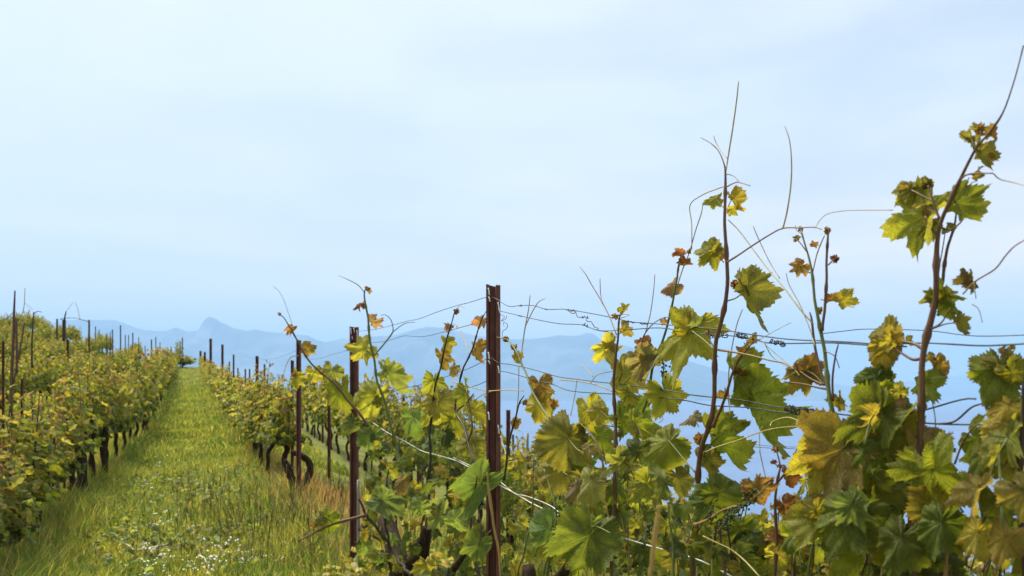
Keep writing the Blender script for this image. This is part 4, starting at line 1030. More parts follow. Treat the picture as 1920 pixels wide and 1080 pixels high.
leaf(s, 1478, 885, 1484, 918, 'red', 35, (1472, 888), deep=1.2); leaf(s, 1470, 948, 1487, 976, 'red', 15, (1457, 965), deep=1.4); leaf(s, 1462, 950, 1457, 940, 'red', 20); leaf(s, 1495, 855, 1506, 848, 'orange', 20, deep=1.5); leaf(s, 1500, 852, 1488, 850, 'orange', 20, deep=1.5); leaf(s, 1452, 868, 1442, 864, 'red', 40); leaf(s, 1470, 860, 1477, 858, 'orange', 30); bud(s, 1457, 842, 'orange', 12, 3); bud(s, 1515, 832, 'orange', 12, 3); leaf(s, 1462, 873, 1455, 876, 'red', 30)
leaf(s, 1458, 1008, 1432, 1006, 'pink', 35, (1455, 1015), deep=.7); leaf(s, 1458, 1006, 1476, 1012, 'pink', 40, deep=.7)
fill(vR, 1425, 1505, PR, 26, ['lime', 'olive', 'green', 'dark', 'yellow'], (.03, .06), HOLES, seed=14)

# --- vine E: twin dark stems
vE = Vine(1560, 'grapevine with two dark stems meeting in a fork above the coiled tendrils')
hero_trunk(vE, [[(1610, 2300, 86), (1605, 2000, 76), (1600, 1700, 66), (1595, 1450, 46), (1590, 1300, 28)]])
s = shoot(vE, [(1592, 1300, 16), (1590, 1100, 14), (1588, 980, 12), (1585, 900, 11), (1577, 840, 10), (1567, 790, 10), (1556, 735, 9), (1547, 680, 8), (1536, 604, 7), (1529, 560, 6), (1522, 510, 5), (1512, 471, 4), (1504, 440, 3), (1502, 430, 2)], 'green', nodes=.085,
  tendrils=[('straw', [(1528, 428, 1.6), (1540, 410, 1.6), (1555, 400, 1.7), (1585, 395, 1.8), (1625, 394, 1.8), (1674, 394, 1.8)]), ('tan', [(1524, 510, 2.6), (1531, 480, 2.6), (1538, 460, 2.6), (1546, 442, 2)]), ('brown', [(1502, 438, 1.4), (1494, 432, 1.4), (1491, 423, 1.2)])],
  thin=[('brown', [(1556, 735, 5), (1540, 700, 5), (1528, 650, 5), (1522, 600, 4), (1518, 585, 2)]), ('brown', [(1512, 471, 2.4), (1500, 455, 2), (1492, 448, 2)]), ('brown', [(1562, 752, 4.4), (1561, 710, 4), (1566, 670, 3.4), (1572, 645, 2.4)]), ('brown', [(1546, 658, 2), (1565, 668, 2), (1574, 690, 1.6)]), ('brown', [(1555, 730, 5), (1535, 727, 4), (1505, 720, 3.2), (1470, 716, 2.4)]), ('brown', [(1545, 722, 4), (1520, 710, 3), (1500, 696, 2.4)])])
leaf(s, 1500, 499, 1475, 512, 'orange', 12, (1519, 512), deep=1.5); leaf(s, 1503, 497, 1506, 486, 'orange', 30); bud(s, 1493, 446, 'beige', 11, 2); bud(s, 1502, 430, 'orange', 10, 3); leaf(s, 1527, 460, 1519, 457, 'orange', 30, k=1.4)
leaf(s, 1507, 694, 1472, 742, 'yellow', 10, (1545, 722), deep=1.4, k=.95); leaf(s, 1512, 690, 1543, 722, 'orange', 20, k=1.0, deep=1.1); leaf(s, 1500, 690, 1470, 705, 'olive', 30, k=.9)
s = shoot(vE, [(1541, 620, 6), (1545, 575, 6), (1551, 520, 5.4), (1551, 480, 5), (1552, 440, 4), (1555, 430, 2.4)], 'brown', nodes=.07, thin=[('brown', [(1553, 497, 2.6), (1562, 488, 2.6), (1568, 484, 2)])])
bud(s, 1567, 485, 'red', 12, 4); bud(s, 1553, 433, 'beige', 13, 4); leaf(s, 1560, 562, 1585, 562, 'orange', 60, (1546, 572), k=1.0, fold=1.4); leaf(s, 1580, 562, 1601, 590, 'yellow', 40, deep=1.6); bud(s, 1536, 583, 'brown', 10, 2)
leaf(s, 1573, 750, 1582, 775, 'olive', 40, (1560, 752)); leaf(s, 1555, 825, 1545, 845, 'orange', 25, (1570, 820), k=1.4); leaf(s, 1580, 800, 1560, 822, 'beige', 50)
leaf(s, 1560, 850, 1515, 935, 'lime', 15, (1580, 820), u=1.02, k=1.0, deep=1.2); leaf(s, 1580, 842, 1535, 960, 'olive', 20, (1590, 830), u=1.0, k=.85); leaf(s, 1550, 965, 1500, 1020, 'green', 10, u=.98, k=1.2); leaf(s, 1600, 960, 1540, 1060, 'dark', 15, u=.97, k=1.0); leaf(s, 1600, 950, 1620, 1020, 'blue', 30, u=.96, k=1.0)
leaf(s, 1530, 960, 1555, 1000, 'yellow', 20, (1508, 958), u=.96)
canes(vE, 1520, 1620, 900, 1150, 3, 31)
canes(vC, 1120, 1260, 850, 1150, 3, 32, ('straw', 'green', 'tan'))
fill(vE, 1505, 1620, PR, 44, ['green', 'deep', 'dark', 'green', 'lime', 'olive', 'deep'], (.034, .068), HOLES, seed=15)

# --- vine G: the tall stout shoot by the right edge
vG = Vine(1720, 'tall grapevine with a stout curving shoot reaching the top right corner')
hero_trunk(vG, [[(1730, 2700, 110), (1725, 2300, 96), (1715, 1900, 84), (1705, 1600, 60), (1702, 1400, 34)]])
s = shoot(vG, [(1700, 1400, 20), (1705, 1150, 18), (1708, 1050, 17), (1714, 960, 16), (1718, 900, 15), (1722, 820, 14), (1728, 760, 13), (1732, 710, 12.5), (1733, 672, 13), (1737, 635, 13), (1745, 592, 14), (1752, 545, 12), (1756, 490, 11), (1760, 450, 10), (1768, 412, 9), (1785, 370, 8), (1800, 335, 7), (1827, 280, 6), (1852, 252, 4.6), (1880, 213, 3.6), (1900, 160, 3), (1912, 115, 2.6), (1919, 85, 2)], 'brown', nodes=.1,
  tendrils=[('straw', [(1862, 325, 2.6), (1875, 336, 2.4), (1900, 342, 2.2), (1925, 349, 2)]), ('tan', [(1805, 552, 3), (1828, 528, 3.4), (1865, 505, 3.2), (1885, 480, 3), (1902, 462, 2.8), (1925, 448, 2.6)]), ('straw', [(1826, 530, 1.6), (1830, 560, 1.4)]), ('straw', [(1822, 570, 1.4), (1835, 580, 1.4), (1842, 605, 1.2)]), ('green', [(1830, 340, 1.6), (1820, 345, 1.6), (1812, 368, 1.8), (1805, 378, 1.8)])],
  thin=[('brown', [(1800, 338, 4), (1812, 328, 3.4), (1835, 325, 3), (1862, 325, 2.4)]), ('brown', [(1767, 438, 4.6), (1785, 430, 4), (1798, 420, 3.2), (1807, 410, 2.4)]), ('brown', [(1762, 412, 5), (1752, 385, 4), (1745, 362, 3), (1740, 348, 2.4)]), ('brown', [(1752, 378, 3), (1735, 370, 3), (1710, 357, 2.4)]), ('brown', [(1760, 440, 4), (1748, 432, 3), (1735, 405, 2.4)]), ('brown', [(1744, 618, 5), (1765, 605, 3), (1782, 578, 2.4)]), ('brown', [(1748, 616, 4), (1775, 607, 2.6), (1795, 606, 2)]), ('brown', [(1730, 672, 7), (1712, 674, 6), (1695, 665, 5), (1675, 652, 4)]), ('brown', [(1732, 655, 8), (1715, 645, 6), (1690, 640, 4)]), ('green', [(1828, 279, 3), (1822, 262, 2.6), (1818, 255, 2)]), ('green', [(1832, 272, 3), (1838, 255, 2.4), (1838, 246, 2)])])
leaf(s, 1820, 262, 1800, 245, 'olive', 25, (1826, 280), deep=1.3, ripple=.2); leaf(s, 1820, 258, 1806, 264, 'yellow', 30, deep=1.5); leaf(s, 1836, 243, 1850, 228, 'brown', 25, deep=1.5, ripple=.25); leaf(s, 1835, 243, 1825, 226, 'yellow', 30, deep=1.5); leaf(s, 1858, 250, 1876, 232, 'brown', 60); leaf(s, 1860, 248, 1868, 262, 'orange', 40)
leaf(s, 1838, 285, 1864, 330, 'olive', 55, (1830, 280), fold=1.3); leaf(s, 1828, 325, 1845, 312, 'brown', 55); leaf(s, 1860, 290, 1848, 296, 'orange', 20, k=.8)
leaf(s, 1708, 356, 1672, 388, 'lime', 12, (1730, 368), k=1.0); leaf(s, 1706, 354, 1680, 342, 'olive', 20); bud(s, 1738, 345, 'olive', 16, 4); leaf(s, 1740, 385, 1702, 387, 'olive', 65)
leaf(s, 1735, 402, 1692, 494, 'lime', 42, (1758, 420), k=.98, deep=1.2); leaf(s, 1740, 418, 1712, 455, 'lime', 35, (1758, 438), deep=1.4); leaf(s, 1745, 410, 1755, 430, 'yellow', 40)
leaf(s, 1795, 382, 1830, 444, 'green', 48, (1803, 405), k=1.0, fold=1.2); leaf(s, 1788, 425, 1778, 412, 'olive', 40)
leaf(s, 1751, 556, 1722, 540, 'olive', 25, deep=1.5); leaf(s, 1750, 550, 1735, 565, 'lime', 30); leaf(s, 1764, 552, 1798, 582, 'green', 35, deep=1.2); leaf(s, 1785, 572, 1808, 604, 'green', 50); leaf(s, 1797, 604, 1812, 640, 'olive', 52, fold=1.4); leaf(s, 1770, 560, 1805, 552, 'lime', 50)
leaf(s, 1822, 526, 1798, 494, 'brown', 66); leaf(s, 1824, 526, 1826, 492, 'brown', 72, k=.8)
leaf(s, 1758, 680, 1770, 712, 'brown', 12, (1738, 705), ripple=.3, deep=.6); leaf(s, 1742, 672, 1757, 674, 'olive', 25, k=1.2); leaf(s, 1705, 785, 1716, 822, 'beige', 20, ripple=.22, deep=.6); leaf(s, 1720, 822, 1732, 880, 'beige', 25, u=1.05, deep=.5); leaf(s, 1733, 715, 1720, 775, 'green', 45, u=1.06); leaf(s, 1700, 640, 1712, 655, 'olive', 35)
s = shoot(vG, [(1758, 560, 7), (1765, 530, 7), (1771, 495, 6.6), (1781, 455, 6), (1789, 425, 4.6), (1793, 395, 3.4), (1802, 372, 2.6), (1812, 345, 2.2), (1818, 333, 1.6)], 'brown', u=1.09, nodes=.05, thin=[('brown', [(1757, 520, 2.6), (1765, 480, 2.2), (1770, 450, 2), (1773, 432, 1.6)])])
bud(s, 1775, 430, 'yellow', 10, 2, 1.09)
# the column of big leaves left of it
s = shoot(vG, [(1660, 1250, 12), (1655, 1080, 10), (1650, 960, 9), (1645, 860, 8), (1648, 780, 7), (1650, 720, 6), (1655, 660, 5), (1662, 615, 3)], 'green', u=1.1, nodes=.09)
leaf(s, 1662, 645, 1668, 586, 'olive', 8, u=1.06, k=1.0, deep=.7, ripple=.2); leaf(s, 1670, 640, 1690, 605, 'yellow', 50, u=1.05); leaf(s, 1675, 632, 1693, 652, 'brown', 50, u=1.05); leaf(s, 1650, 620, 1628, 645, 'lime', 35, u=1.07, deep=1.2)
leaf(s, 1655, 652, 1640, 706, 'yellow', 12, u=1.06, k=1.0, deep=.7); leaf(s, 1645, 706, 1605, 742, 'dark', 5, u=1.05, k=1.0, deep=.8); leaf(s, 1648, 708, 1672, 748, 'green', 20, u=1.06, k=1.0, deep=.8); leaf(s, 1685, 735, 1710, 752, 'yellow', 15, u=1.05, ripple=.2); leaf(s, 1690, 750, 1676, 770, 'beige', 30, u=1.05)
leaf(s, 1645, 745, 1630, 830, 'green', 20, u=1.05, k=.95, deep=.8); leaf(s, 1655, 780, 1600, 880, 'dark', 18, u=1.03, k=.9); leaf(s, 1640, 830, 1600, 940, 'green', 10, u=1.02, k=.9, deep=.8); leaf(s, 1690, 800, 1660, 870, 'lime', 15, u=1.05); leaf(s, 1640, 895, 1660, 940, 'dark', 50, u=1.0)
leaf(s, 1690, 1010, 1660, 1090, 'dark', 15, u=.97, k=1.1); leaf(s, 1750, 880, 1805, 975, 'green', 40, (1720, 860), u=1.0, k=1.05); leaf(s, 1760, 960, 1790, 1045, 'yellow', 20, u=1.02); leaf(s, 1765, 980, 1740, 1060, 'dark', 10, u=.98, k=1.1); leaf(s, 1680, 845, 1650, 900, 'olive', 15, u=1.05)
canes(vG, 1640, 1790, 860, 1150, 3, 33, ('tan', 'dark'))
fill(vG, 1615, 1790, PR, 72, ['green', 'deep', 'green', 'dark', 'deep', 'olive', 'lime', 'yellow', 'beige'], (.032, .062), HOLES, seed=16)

# --- vine H: right edge
vH = Vine(1900, 'grapevine cut off by the right edge of the photo with broad yellowish leaves')
hero_trunk(vH, [[(1960, 3000, 120), (1955, 2500, 100), (1945, 2000, 80), (1935, 1600, 50), (1930, 1400, 30)]])
s = shoot(vH, [(1925, 1400, 18), (1920, 1150, 14), (1916, 1000, 12), (1914, 880, 11), (1915, 800, 10), (1921, 730, 9), (1930, 640, 7), (1945, 560, 5)], 'dark', nodes=.09, thin=[('dark', [(1812, 942, 5), (1840, 932, 6), (1870, 924, 7), (1895, 912, 7), (1912, 895, 8), (1925, 885, 8)]), ('brown', [(1858, 928, 5), (1850, 965, 5), (1835, 995, 5), (1815, 1030, 5), (1812, 1060, 5)]), ('dark', [(1760, 795, 4), (1790, 790, 4), (1820, 765, 4), (1840, 757, 3)]), ('brown', [(1790, 870, 4), (1805, 830, 3.6), (1822, 805, 3), (1835, 795, 2.4)])],
  tendrils=[('green', [(1747, 860, 2.4), (1754, 820, 2.4), (1753, 780, 2.2), (1745, 740, 2)])])
leaf(s, 1868, 692, 1832, 765, 'green', 12, (1915, 668), k=.95, deep=.7, fold=.3); leaf(s, 1875, 690, 1890, 750, 'olive', 15, k=1.0, deep=.8); leaf(s, 1900, 700, 1940, 745, 'lime', 20); leaf(s, 1890, 760, 1860, 800, 'yellow', 25, k=1.1)
leaf(s, 1900, 800, 1835, 860, 'yellow', 8, (1915, 820), k=.98, deep=.8); leaf(s, 1895, 800, 1880, 885, 'lime', 12, k=.95, deep=.8); leaf(s, 1842, 850, 1815, 905, 'green', 30, k=1.0); leaf(s, 1838, 790, 1815, 800, 'green', 50); leaf(s, 1882, 655, 1870, 662, 'brown', 20, k=1.3); leaf(s, 1895, 652, 1905, 660, 'brown', 20); leaf(s, 1880, 870, 1900, 930, 'olive', 15, k=.95); leaf(s, 1828, 905, 1850, 950, 'lime', 25); leaf(s, 1760, 815, 1785, 830, 'olive', 55)
leaf(s, 1870, 940, 1900, 1010, 'dark', 10, u=1.0); leaf(s, 1830, 1000, 1790, 1060, 'yellow', 15, u=1.0, k=1.1); leaf(s, 1885, 1010, 1860, 1080, 'olive', 10, u=.99, k=1.0)
fill(vH, 1790, 2060, PR, 66, ['lime', 'yellow', 'olive', 'green', 'lime', 'green', 'dark', 'olive'], (.03, .058), HOLES, seed=17)

# --- the twisted old trunk under the slim post, and shoots at the left edge
def lone(name, px, Y, paths, label, cat, mat, rough=.1):
    x = (px-960)/F*Y; g = gzf(x, Y)
    mb = MB()
    for col, seq in paths:
        q = [Q(a, b, Y+(t[3] if len(t) > 3 else 0))-Vector((x, Y, 0)) for t in seq for a, b in [(t[0], t[1])]]
        tube(mb, q, [t[2]/F/2*Y for t in seq], 9, 0, STEMC[col], 5, rough, seed=seq[0][0])
    o = mb.build(name, mat); o.location = (x, Y, 0)
    return tag(o, label, cat)
lone('gnarled_grapevine', 560, 8.3, [('bark', [(556, 975, 22), (556, 935, 21), (556, 915, 19), (545, 892, 15), (537, 870, 12), (533, 862, 8)]), ('bark', [(556, 925, 20, -.02), (572, 905, 16, .05), (581, 885, 14, .1), (580, 868, 13, .1), (570, 857, 12, .05), (556, 851, 11), (547, 846, 9)])],
     'gnarled black vine trunk with two curved arms forming a ring at the path edge', 'vine trunk', M_BARK)
lone('dead_shoot', 25, 6.2, [('brown', [(20, 780, 7), (22, 700, 6), (25, 640, 5), (26, 595, 4.6), (28, 545, 2.6)]), ('brown', [(32, 700, 4), (31, 640, 4.4), (31, 597, 4)]), ('brown', [(25, 720, 3), (38, 655, 3), (44, 615, 3), (46, 605, 2)]), ('straw', [(32, 598, 1.2), (40, 590, 1.2), (45, 575, 1.4), (47, 540, 1.2)]), ('straw', [(46, 568, .8), (55, 575, .8), (62, 580, .7)])], 'bare brown shoots sticking up above the vines at the left edge', 'vine shoot', M_STEM, .02)
lone('dead_shoot', 60, 9, [('dark', [(60, 690, 4), (60, 640, 3), (63, 585, 2)]), ('dark', [(62, 590, 1.5), (70, 584, 1.5), (78, 585, 1.2)])], 'thin dark shoot with tiny leaves above the left vines', 'vine shoot', M_STEM, .02)
lone('dead_shoot', 123, 15, [('dark', [(119, 640, 4), (121, 600, 3), (124, 584, 2)]), ('straw', [(124, 584, .8), (132, 574, .8), (137, 567, .7)]), ('straw', [(150, 600, .9), (146, 580, .8), (141, 566, .7)])], 'thin dead twigs rising from the dark pointed post on the left', 'vine shoot', M_STEM, .02)
for k, (px, top, ww, Y, lb_) in enumerate(((150, 845, 22, 8.9, 'thick black vine trunk with bare base left of the path'), (193, 840, 13, 10.2, 'slim black vine trunk behind the thick one left of the path'), (172, 845, 8, 9.8, 'slender dark trunk between two others left of the path'), (30, 895, 34, 6.3, 'broad dark trunk at the lower left edge'))):
    x = (px-960)/F*Y; yb = HOR-gzf(x, Y)*F/Y
    lone('old_grapevine', px, Y, [('bark', [(px-3, yb+15, ww*1.1), (px, yb-10, ww), (px+4, (yb+top)/2, ww*.8), (px, top, ww), (px+6, top-40, ww*.7)])], lb_, 'vine trunk', M_BARK)

# ------------------------------------------------------------------ grass, weeds, flowers (stuff)
def lowfreq(x, y): return .5+.5*np.sin(x*1.9+.7*np.sin(y*1.3))*np.cos(y*1.4+.8*np.sin(x*2.2))
def blades(name, n, ymin, ymax, umin, umax, hlo, hhi, wlo, whi, label_kind, pxlim=(-120, 1250), power=1.0, dry=0.0, seed=1, straw_rows=True):
    r = np.random.default_rng(seed)
    Y = ymin*(ymax/ymin)**(r.random(n*2)**power)
    px = r.uniform(pxlim[0], pxlim[1], n*2)
    X = (px-960)/F*Y
    U = X+K*Y
    keep = (U > umin) & (U < umax)
    X, Y, U = X[keep][:n], Y[keep][:n], U[keep][:n]
    m = len(X)
    Z = gz(X, Y)
    patch = lowfreq(X, Y); patch2 = vnoise(X*2.3+40, Y*1.7+40, 5)*.6+vnoise(X*5+40, Y*4+40, 6)*.4
    h = r.uniform(hlo, hhi, m)*(.45+1.0*patch)*(1+1.3*np.exp(-((U+1.05)/.28)**2)+1.2*np.exp(-((U-1.1)/.3)**2))*(1+.35*(r.random(m) < .08))
    wd = r.uniform(wlo, whi, m)
    a = r.uniform(0, 2*math.pi, m)
    lean = r.uniform(.15, .75, m)*h; la = r.uniform(0, 2*math.pi, m)
    dx, dy = np.cos(a)*wd/2, np.sin(a)*wd/2
    lx, ly = np.cos(la)*lean, np.sin(la)*lean
    V = np.empty((m, 5, 3))
    V[:, 0] = np.stack([X-dx, Y-dy, Z-.01], 1); V[:, 1] = np.stack([X+dx, Y+dy, Z-.01], 1)
    V[:, 2] = np.stack([X+lx*.35+dx*.8, Y+ly*.35+dy*.8, Z+h*.6], 1); V[:, 3] = np.stack([X+lx*.35-dx*.8, Y+ly*.35-dy*.8, Z+h*.6], 1)
    V[:, 4] = np.stack([X+lx, Y+ly, Z+h*.95], 1)
    base = np.arange(m)*5
    me = bpy.data.meshes.new(name)
    me.vertices.add(m*5); me.vertices.foreach_set('co', V.ravel())
    loops = np.stack([base, base+1, base+2, base+3, base+3, base+2, base+4], 1).ravel()
    me.loops.add(m*7); me.loops.foreach_set('vertex_index', loops.astype(np.int32))
    me.polygons.add(m*2)
    ls = np.stack([np.arange(m)*7, np.arange(m)*7+4], 1).ravel()
    me.polygons.foreach_set('loop_start', ls.astype(np.int32))
    me.update(calc_edges=True); me.validate()
    C1 = np.array([.37, .37, .065]); C2 = np.array([.13, .21, .04]); C3 = np.array([.44, .34, .16]); C4 = np.array([.50, .45, .14])
    t = np.clip((patch2-.5)*2.6+r.normal(size=m)*.25, 0, 1)[:, None]
    c = C2*(1-t)+C1*t
    c = np.where((r.random(m) < .22)[:, None], C4, c)
    straw = np.exp(-((U-1.5)/.42)**2)*np.exp(-((Y-9.6)/2.8)**2)*1.3+np.exp(-((U-1.1)/.35)**2)*.15*(Y > 5)+np.exp(-((U+1.3)/.3)**2)*.25+dry
    c = np.where((r.random(m) < straw)[:, None], C3*np.array([.95, .82, .75]), c)
    c = c*r.uniform(.7, 1.3, m)[:, None]
    cc = np.concatenate([c, np.ones((m, 1))], 1)
    ca = me.color_attributes.new('Col', 'FLOAT_COLOR', 'POINT'); ca.data.foreach_set('color', np.repeat(cc, 5, axis=0).ravel())
    me.materials.append(M_GRASS)
    o = bpy.data.objects.new(name, me); COL.objects.link(o)
    return tag(o, label_kind, 'grass', kind='stuff')
blades('grass', 150000, 4.2, 14, -2.6, 2.0, .04, .12, .004, .008, 'short yellow-green grass covering the path between the vine rows', power=1.0, seed=3)
blades('grass', 100000, 13.5, 64, -3.4, 2.6, .05, .14, .010, .022, 'soft green grass on the far stretch of the path', (-100, 800), seed=4)
blades('grass', 70000, 14, 66, -15, -2.8, .06, .18, .015, .035, 'green grass between the rows on the left slope', (-80, 400), seed=5)
blades('grass', 45000, 1.6, 12, 1.4, 6.5, .06, .2, .006, .014, 'dry grass and weeds on the slope below the trellis', (650, 2000), seed=6, dry=.15)
# tall seeding stalks
def stalks(n, pxr, yr, hr, seed, label, lean=.08):
    r = random.Random(seed); mb = MB()
    for k in range(n):
        Y = r.uniform(*yr); px = r.uniform(*pxr); x = (px-960)/F*Y; g = gzf(x, Y); h = r.uniform(*hr)
        lx, ly = r.uniform(-lean, lean), r.uniform(-lean, lean)
        col = r.choice([(.20, .20, .05), (.13, .17, .035), (.12, .09, .04), (.3, .26, .11)])
        pts = [(x, Y, g), (x+lx*.4, Y+ly*.4, g+h*.5), (x+lx, Y+ly, g+h)]
        tube(mb, pts, [.0018, .0014, .001], 4, 0, col, 3)
        if r.random() < .7:
            e = Vector(pts[2])
            tube(mb, [e-Vector((lx*.2, ly*.2, h*.22)), e-Vector((0, 0, h*.1)), e+Vector((lx*.1, 0, .005))], [.001, .0032, .0008], 5, 0, col, 3, .25)
        if r.random() < .5:
            a = r.uniform(0, 6.28); q = Vector(pts[1])
            tube(mb, [q, q+Vector((math.cos(a)*.04, math.sin(a)*.04, .06)), q+Vector((math.cos(a)*.1, math.sin(a)*.1, .05))], [.0015, .002, .0004], 4, 0, col, 3)
    return tag(mb.build('tall_grass', M_GRASS), label, 'grass', kind='stuff')
stalks(420, (330, 690), (5.4, 8.5), (.18, .5), 8, 'tall thin seeding grass stalks between the path and the second post')
stalks(160, (0, 340), (5.6, 9), (.1, .28), 9, 'scattered taller grass stalks on the left part of the path')
stalks(160, (480, 660), (7.2, 10.5), (.1, .3), 10, 'dry grass stalks under the row by the twisted trunk')
# broad-leaved weeds
def weeds(n, seed, pxr, yr, cols, label, size=(.02, .045), hh=.08):
    r = random.Random(seed); mb = MB()
    cs = [(r.uniform(*pxr), r.uniform(*yr)) for _ in range(max(3, n//60))]
    for k in range(n):
        px, Y = r.choice(cs); Y += r.gauss(0, .28); px += r.gauss(0, 34)
        x = (px-960)/F*Y; g = gzf(x, Y)
        put_leaf(mb, Vector((x, Y, g+r.uniform(.01, hh))), Vector((r.uniform(-1, 1), r.uniform(-1, 1), r.uniform(-.2, .6))), Vector((r.uniform(-.6, .6), r.uniform(-.8, .2), 1)), r.uniform(*size), r.choice(cols), r.randrange(6), 2, r=r)
    return tag(mb.build('low_weeds', M_LEAFF), label, 'weeds', kind='stuff')
weeds(5200, 31, (20, 620), (5.6, 12), ['green', 'dark', 'deep', 'pale', 'dark'], 'patches of dark green broad-leaved weeds in the grass path', (.022, .05), .09)
weeds(2400, 32, (660, 1010), (3.9, 5.4), ['olive', 'green', 'lime', 'yellow', 'dark'], 'ground weeds under the foreground vines', (.02, .05), .25)
weeds(2600, 33, (1150, 1950), (2.6, 4.6), ['olive', 'green', 'lime', 'yellow'], 'yellowish undergrowth on the slope behind the foreground vines', (.03, .07), .5)
# white flowers
def flowers():
    r = random.Random(77); mb = MB(); n = 0
    spots = [(270, 1030, 30, 10), (300, 1040, 20, 8), (400, 1025, 22, 9), (380, 1060, 70, 16), (320, 1065, 60, 12), (560, 1028, 26, 6), (318, 962, 22, 7), (305, 985, 20, 6), (330, 855, 24, 12), (300, 860, 20, 14), (360, 840, 30, 8), (20, 1055, 24, 16), (430, 1020, 12, 6), (500, 1050, 40, 14), (640, 1010, 30, 8), (445, 1045, 40, 10), (270, 880, 40, 30)]
    for (cx, cy_, sx, sy) in spots:
        for k in range(int(6+sx*.3)):
            px = r.gauss(cx, sx*.7); py = r.gauss(cy_, sy*.7)
            Y = 6.0
            for _ in range(8): Y = -(gzf((px-960)/F*Y, Y)+.07)*F/(py-HOR)
            if not 4 < Y < 25: continue
            x = (px-960)/F*Y; z = gzf(x, Y)+r.uniform(.06, .1)
            m_ = r.choice([1, 1, 2, 3])
            for q in range(m_):
                cx2, cy2, cz2 = x+r.gauss(0, .008), Y+r.gauss(0, .01), z+r.gauss(0, .006)
                rad = r.uniform(.005, .010)
                tn = Vector((r.uniform(-.5, .5), r.uniform(-.8, 0), 1)).normalized(); t1 = tn.orthogonal().normalized(); t2 = tn.cross(t1)
                V = [Vector((cx2, cy2, cz2))]
                for a in range(10):
                    an = a*math.pi/5; rr = rad*(1 if a % 2 == 0 else .55)
                    V.append(V[0]+(t1*math.cos(an)+t2*math.sin(an))*rr+tn*rad*.25)
                mb.add([list(v) for v in V], [(0, 1+i, 1+(i+1) % 10) for i in range(10)], 0, col=(.75, .76, .72))
            tube(mb, [(x, Y, z-.1), (x, Y, z)], .0008, 3, 0, (.1, .14, .03), 0)
    return tag(mb.build('wildflowers', M_PETAL), 'tiny white wildflowers scattered through the grass', 'wildflowers', kind='stuff')
flowers()
# pruned twigs and a clod in the grass
def twig(pts, wpx, label, col='grey', name='dead_twig', cat='twig', mat=None):
    q = []
    for px, py in pts:
        Y = 6.0
        for _ in range(8): Y = -(gzf((px-960)/F*Y, Y)+.055)*F/(py-HOR)
        q.append(Q(px, py, Y))
    mb = MB(); tube(mb, q, [wpx/F/2*v.y*(1-.5*i/len(q)) for i, v in enumerate(q)], 7, 0, {'white': (.55, .5, .42)}.get(col, STEMC.get(col, (.5, .45, .4))), 4, .12)
    return tag(mb.build(name, M_WOOD), label, cat, 'pruned twigs lying in the grass')
twig([(258, 1032), (280, 1028), (300, 1024), (320, 1019), (326, 1010)], 5, 'bleached twig with a raised end among white flowers', 'white')
twig([(374, 1042), (382, 1046), (388, 1056)], 4, 'short pale twig bent down beside the brown clod', 'white')
twig([(392, 1047), (398, 1042), (412, 1042)], 5, 'thick pale twig stub right of the brown clod', 'white')
twig([(456, 1049), (475, 1049), (486, 1045), (492, 1038)], 4, 'pale forked twig with an upturned end in the middle grass', 'white')
twig([(226, 1017), (240, 1022), (252, 1032)], 3, 'thin tan twig left of the bleached one', 'white')
twig([(-10, 992), (10, 991), (30, 994), (50, 996)], 5, 'pale branch at the far left edge crossing the dark trunk', 'white')
twig([(-10, 1037), (8, 1032), (22, 1020), (45, 1020), (75, 1026)], 4, 'long thin branch at the lower left edge', 'tan')
twig([(24, 1056), (34, 1064), (46, 1062)], 5, 'small white twig at the lower left corner', 'white')
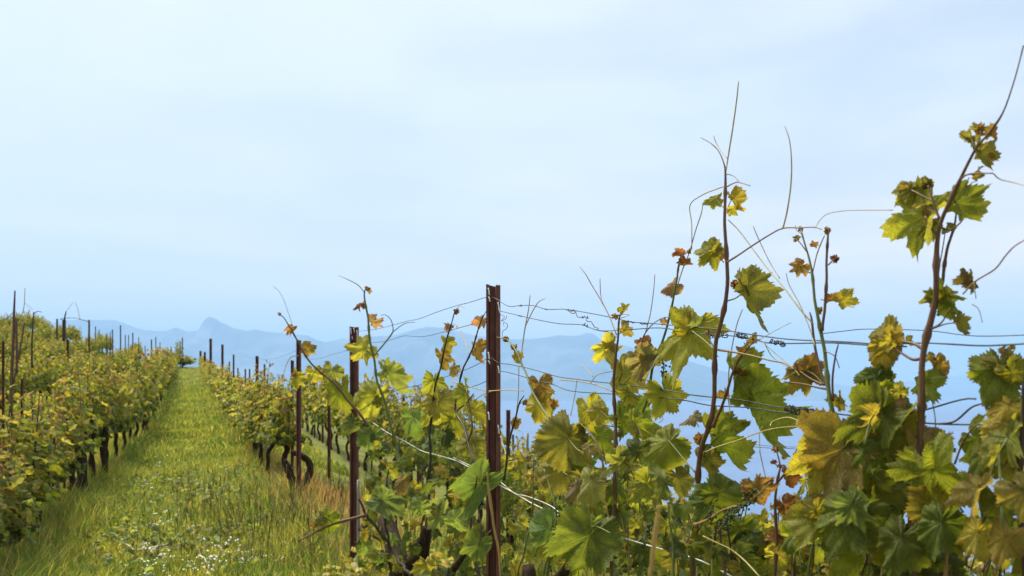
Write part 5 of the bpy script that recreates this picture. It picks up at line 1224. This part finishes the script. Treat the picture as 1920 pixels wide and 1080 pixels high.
def clod(px, py, s, label):
    Y = 6.0
    for _ in range(8): Y = -(gzf((px-960)/F*Y, Y)+.03)*F/(py-HOR)
    bmv = []; r = np.random.default_rng(int(px))
    mb = MB(); fs = []; n, m = 14, 8
    for i in range(m+1):
        th = math.pi*i/m
        for j in range(n):
            ph = 2*math.pi*j/n; k = 1+.22*r.normal()
            bmv.append((math.sin(th)*math.cos(ph)*s*k*1.5, math.sin(th)*math.sin(ph)*s*k, math.cos(th)*s*.7*k))
    for i in range(m):
        for j in range(n): fs.append((i*n+j, (i+1)*n+j, (i+1)*n+(j+1) % n, i*n+(j+1) % n))
    mb.add(bmv, fs, 0, col=(.16, .075, .045))
    o = mb.build('soil_clod', M_BARK); p = Q(px, py, Y); o.location = p
    return tag(o, label, 'clod')
clod(383, 1030, .028, 'reddish-brown clod of earth in the grass beside the pale twigs')
clod(342, 1022, .022, 'small reddish-brown clod at the end of the bleached twig')
# dry grass stalks close to the camera
def near_stalk(pts, Y, label, r0=.002):
    mb = MB(); q = [Q(a, b, Y) for a, b in pts]
    tube(mb, q, [r0*1.0, r0*.8, r0*.7, r0*1.1, r0*1.2, r0*.4][:len(q)], 6, 0, (.36, .27, .11), 4, .1)
    return tag(mb.build('grass_stalk', M_GRASS), label, 'grass stalk')
near_stalk([(968, 2300), (950, 1500), (938, 1080), (928, 1000), (918, 930), (913, 885)], 1.35, 'blurred straw-coloured grass stalk close in front of the centre post')
near_stalk([(1205, 3200), (1210, 1500), (1216, 1120), (1222, 1060), (1230, 990), (1236, 945)], .75, 'blurred brown grass ear close to the camera before the large leaves', .0018)

# ------------------------------------------------------------------ haze over the lake
def haze():
    x0, x1, y0, y1, z0, z1 = -27000, 27000, -9000, 36000, -175, 2000
    me = bpy.data.meshes.new('haze')
    V = [(x, y, z) for z in (z0, z1) for y in (y0, y1) for x in (x0, x1)]
    me.from_pydata(V, [], [(0, 2, 3, 1), (4, 5, 7, 6), (0, 1, 5, 4), (2, 6, 7, 3), (0, 4, 6, 2), (1, 3, 7, 5)])
    m, nd, lk = new_mat('air_haze')
    o_ = N(nd, 'ShaderNodeOutputMaterial'); pv = N(nd, 'ShaderNodeVolumePrincipled')
    pv.inputs['Color'].default_value = (.37, .59, .86, 1)
    pv.inputs['Density'].default_value = 1.0e-4
    pv.inputs['Anisotropy'].default_value = 0.0
    lk.new(pv.outputs[0], o_.inputs['Volume'])
    me.materials.append(m); me.update()
    o = bpy.data.objects.new('haze', me); COL.objects.link(o)
    o['kind'] = 'stuff'; o['label'] = 'pale blue haze over the lake and mountains'; o['category'] = 'haze'
haze()
print('VINES', vine_count, 'OBJECTS', len(bpy.data.objects))
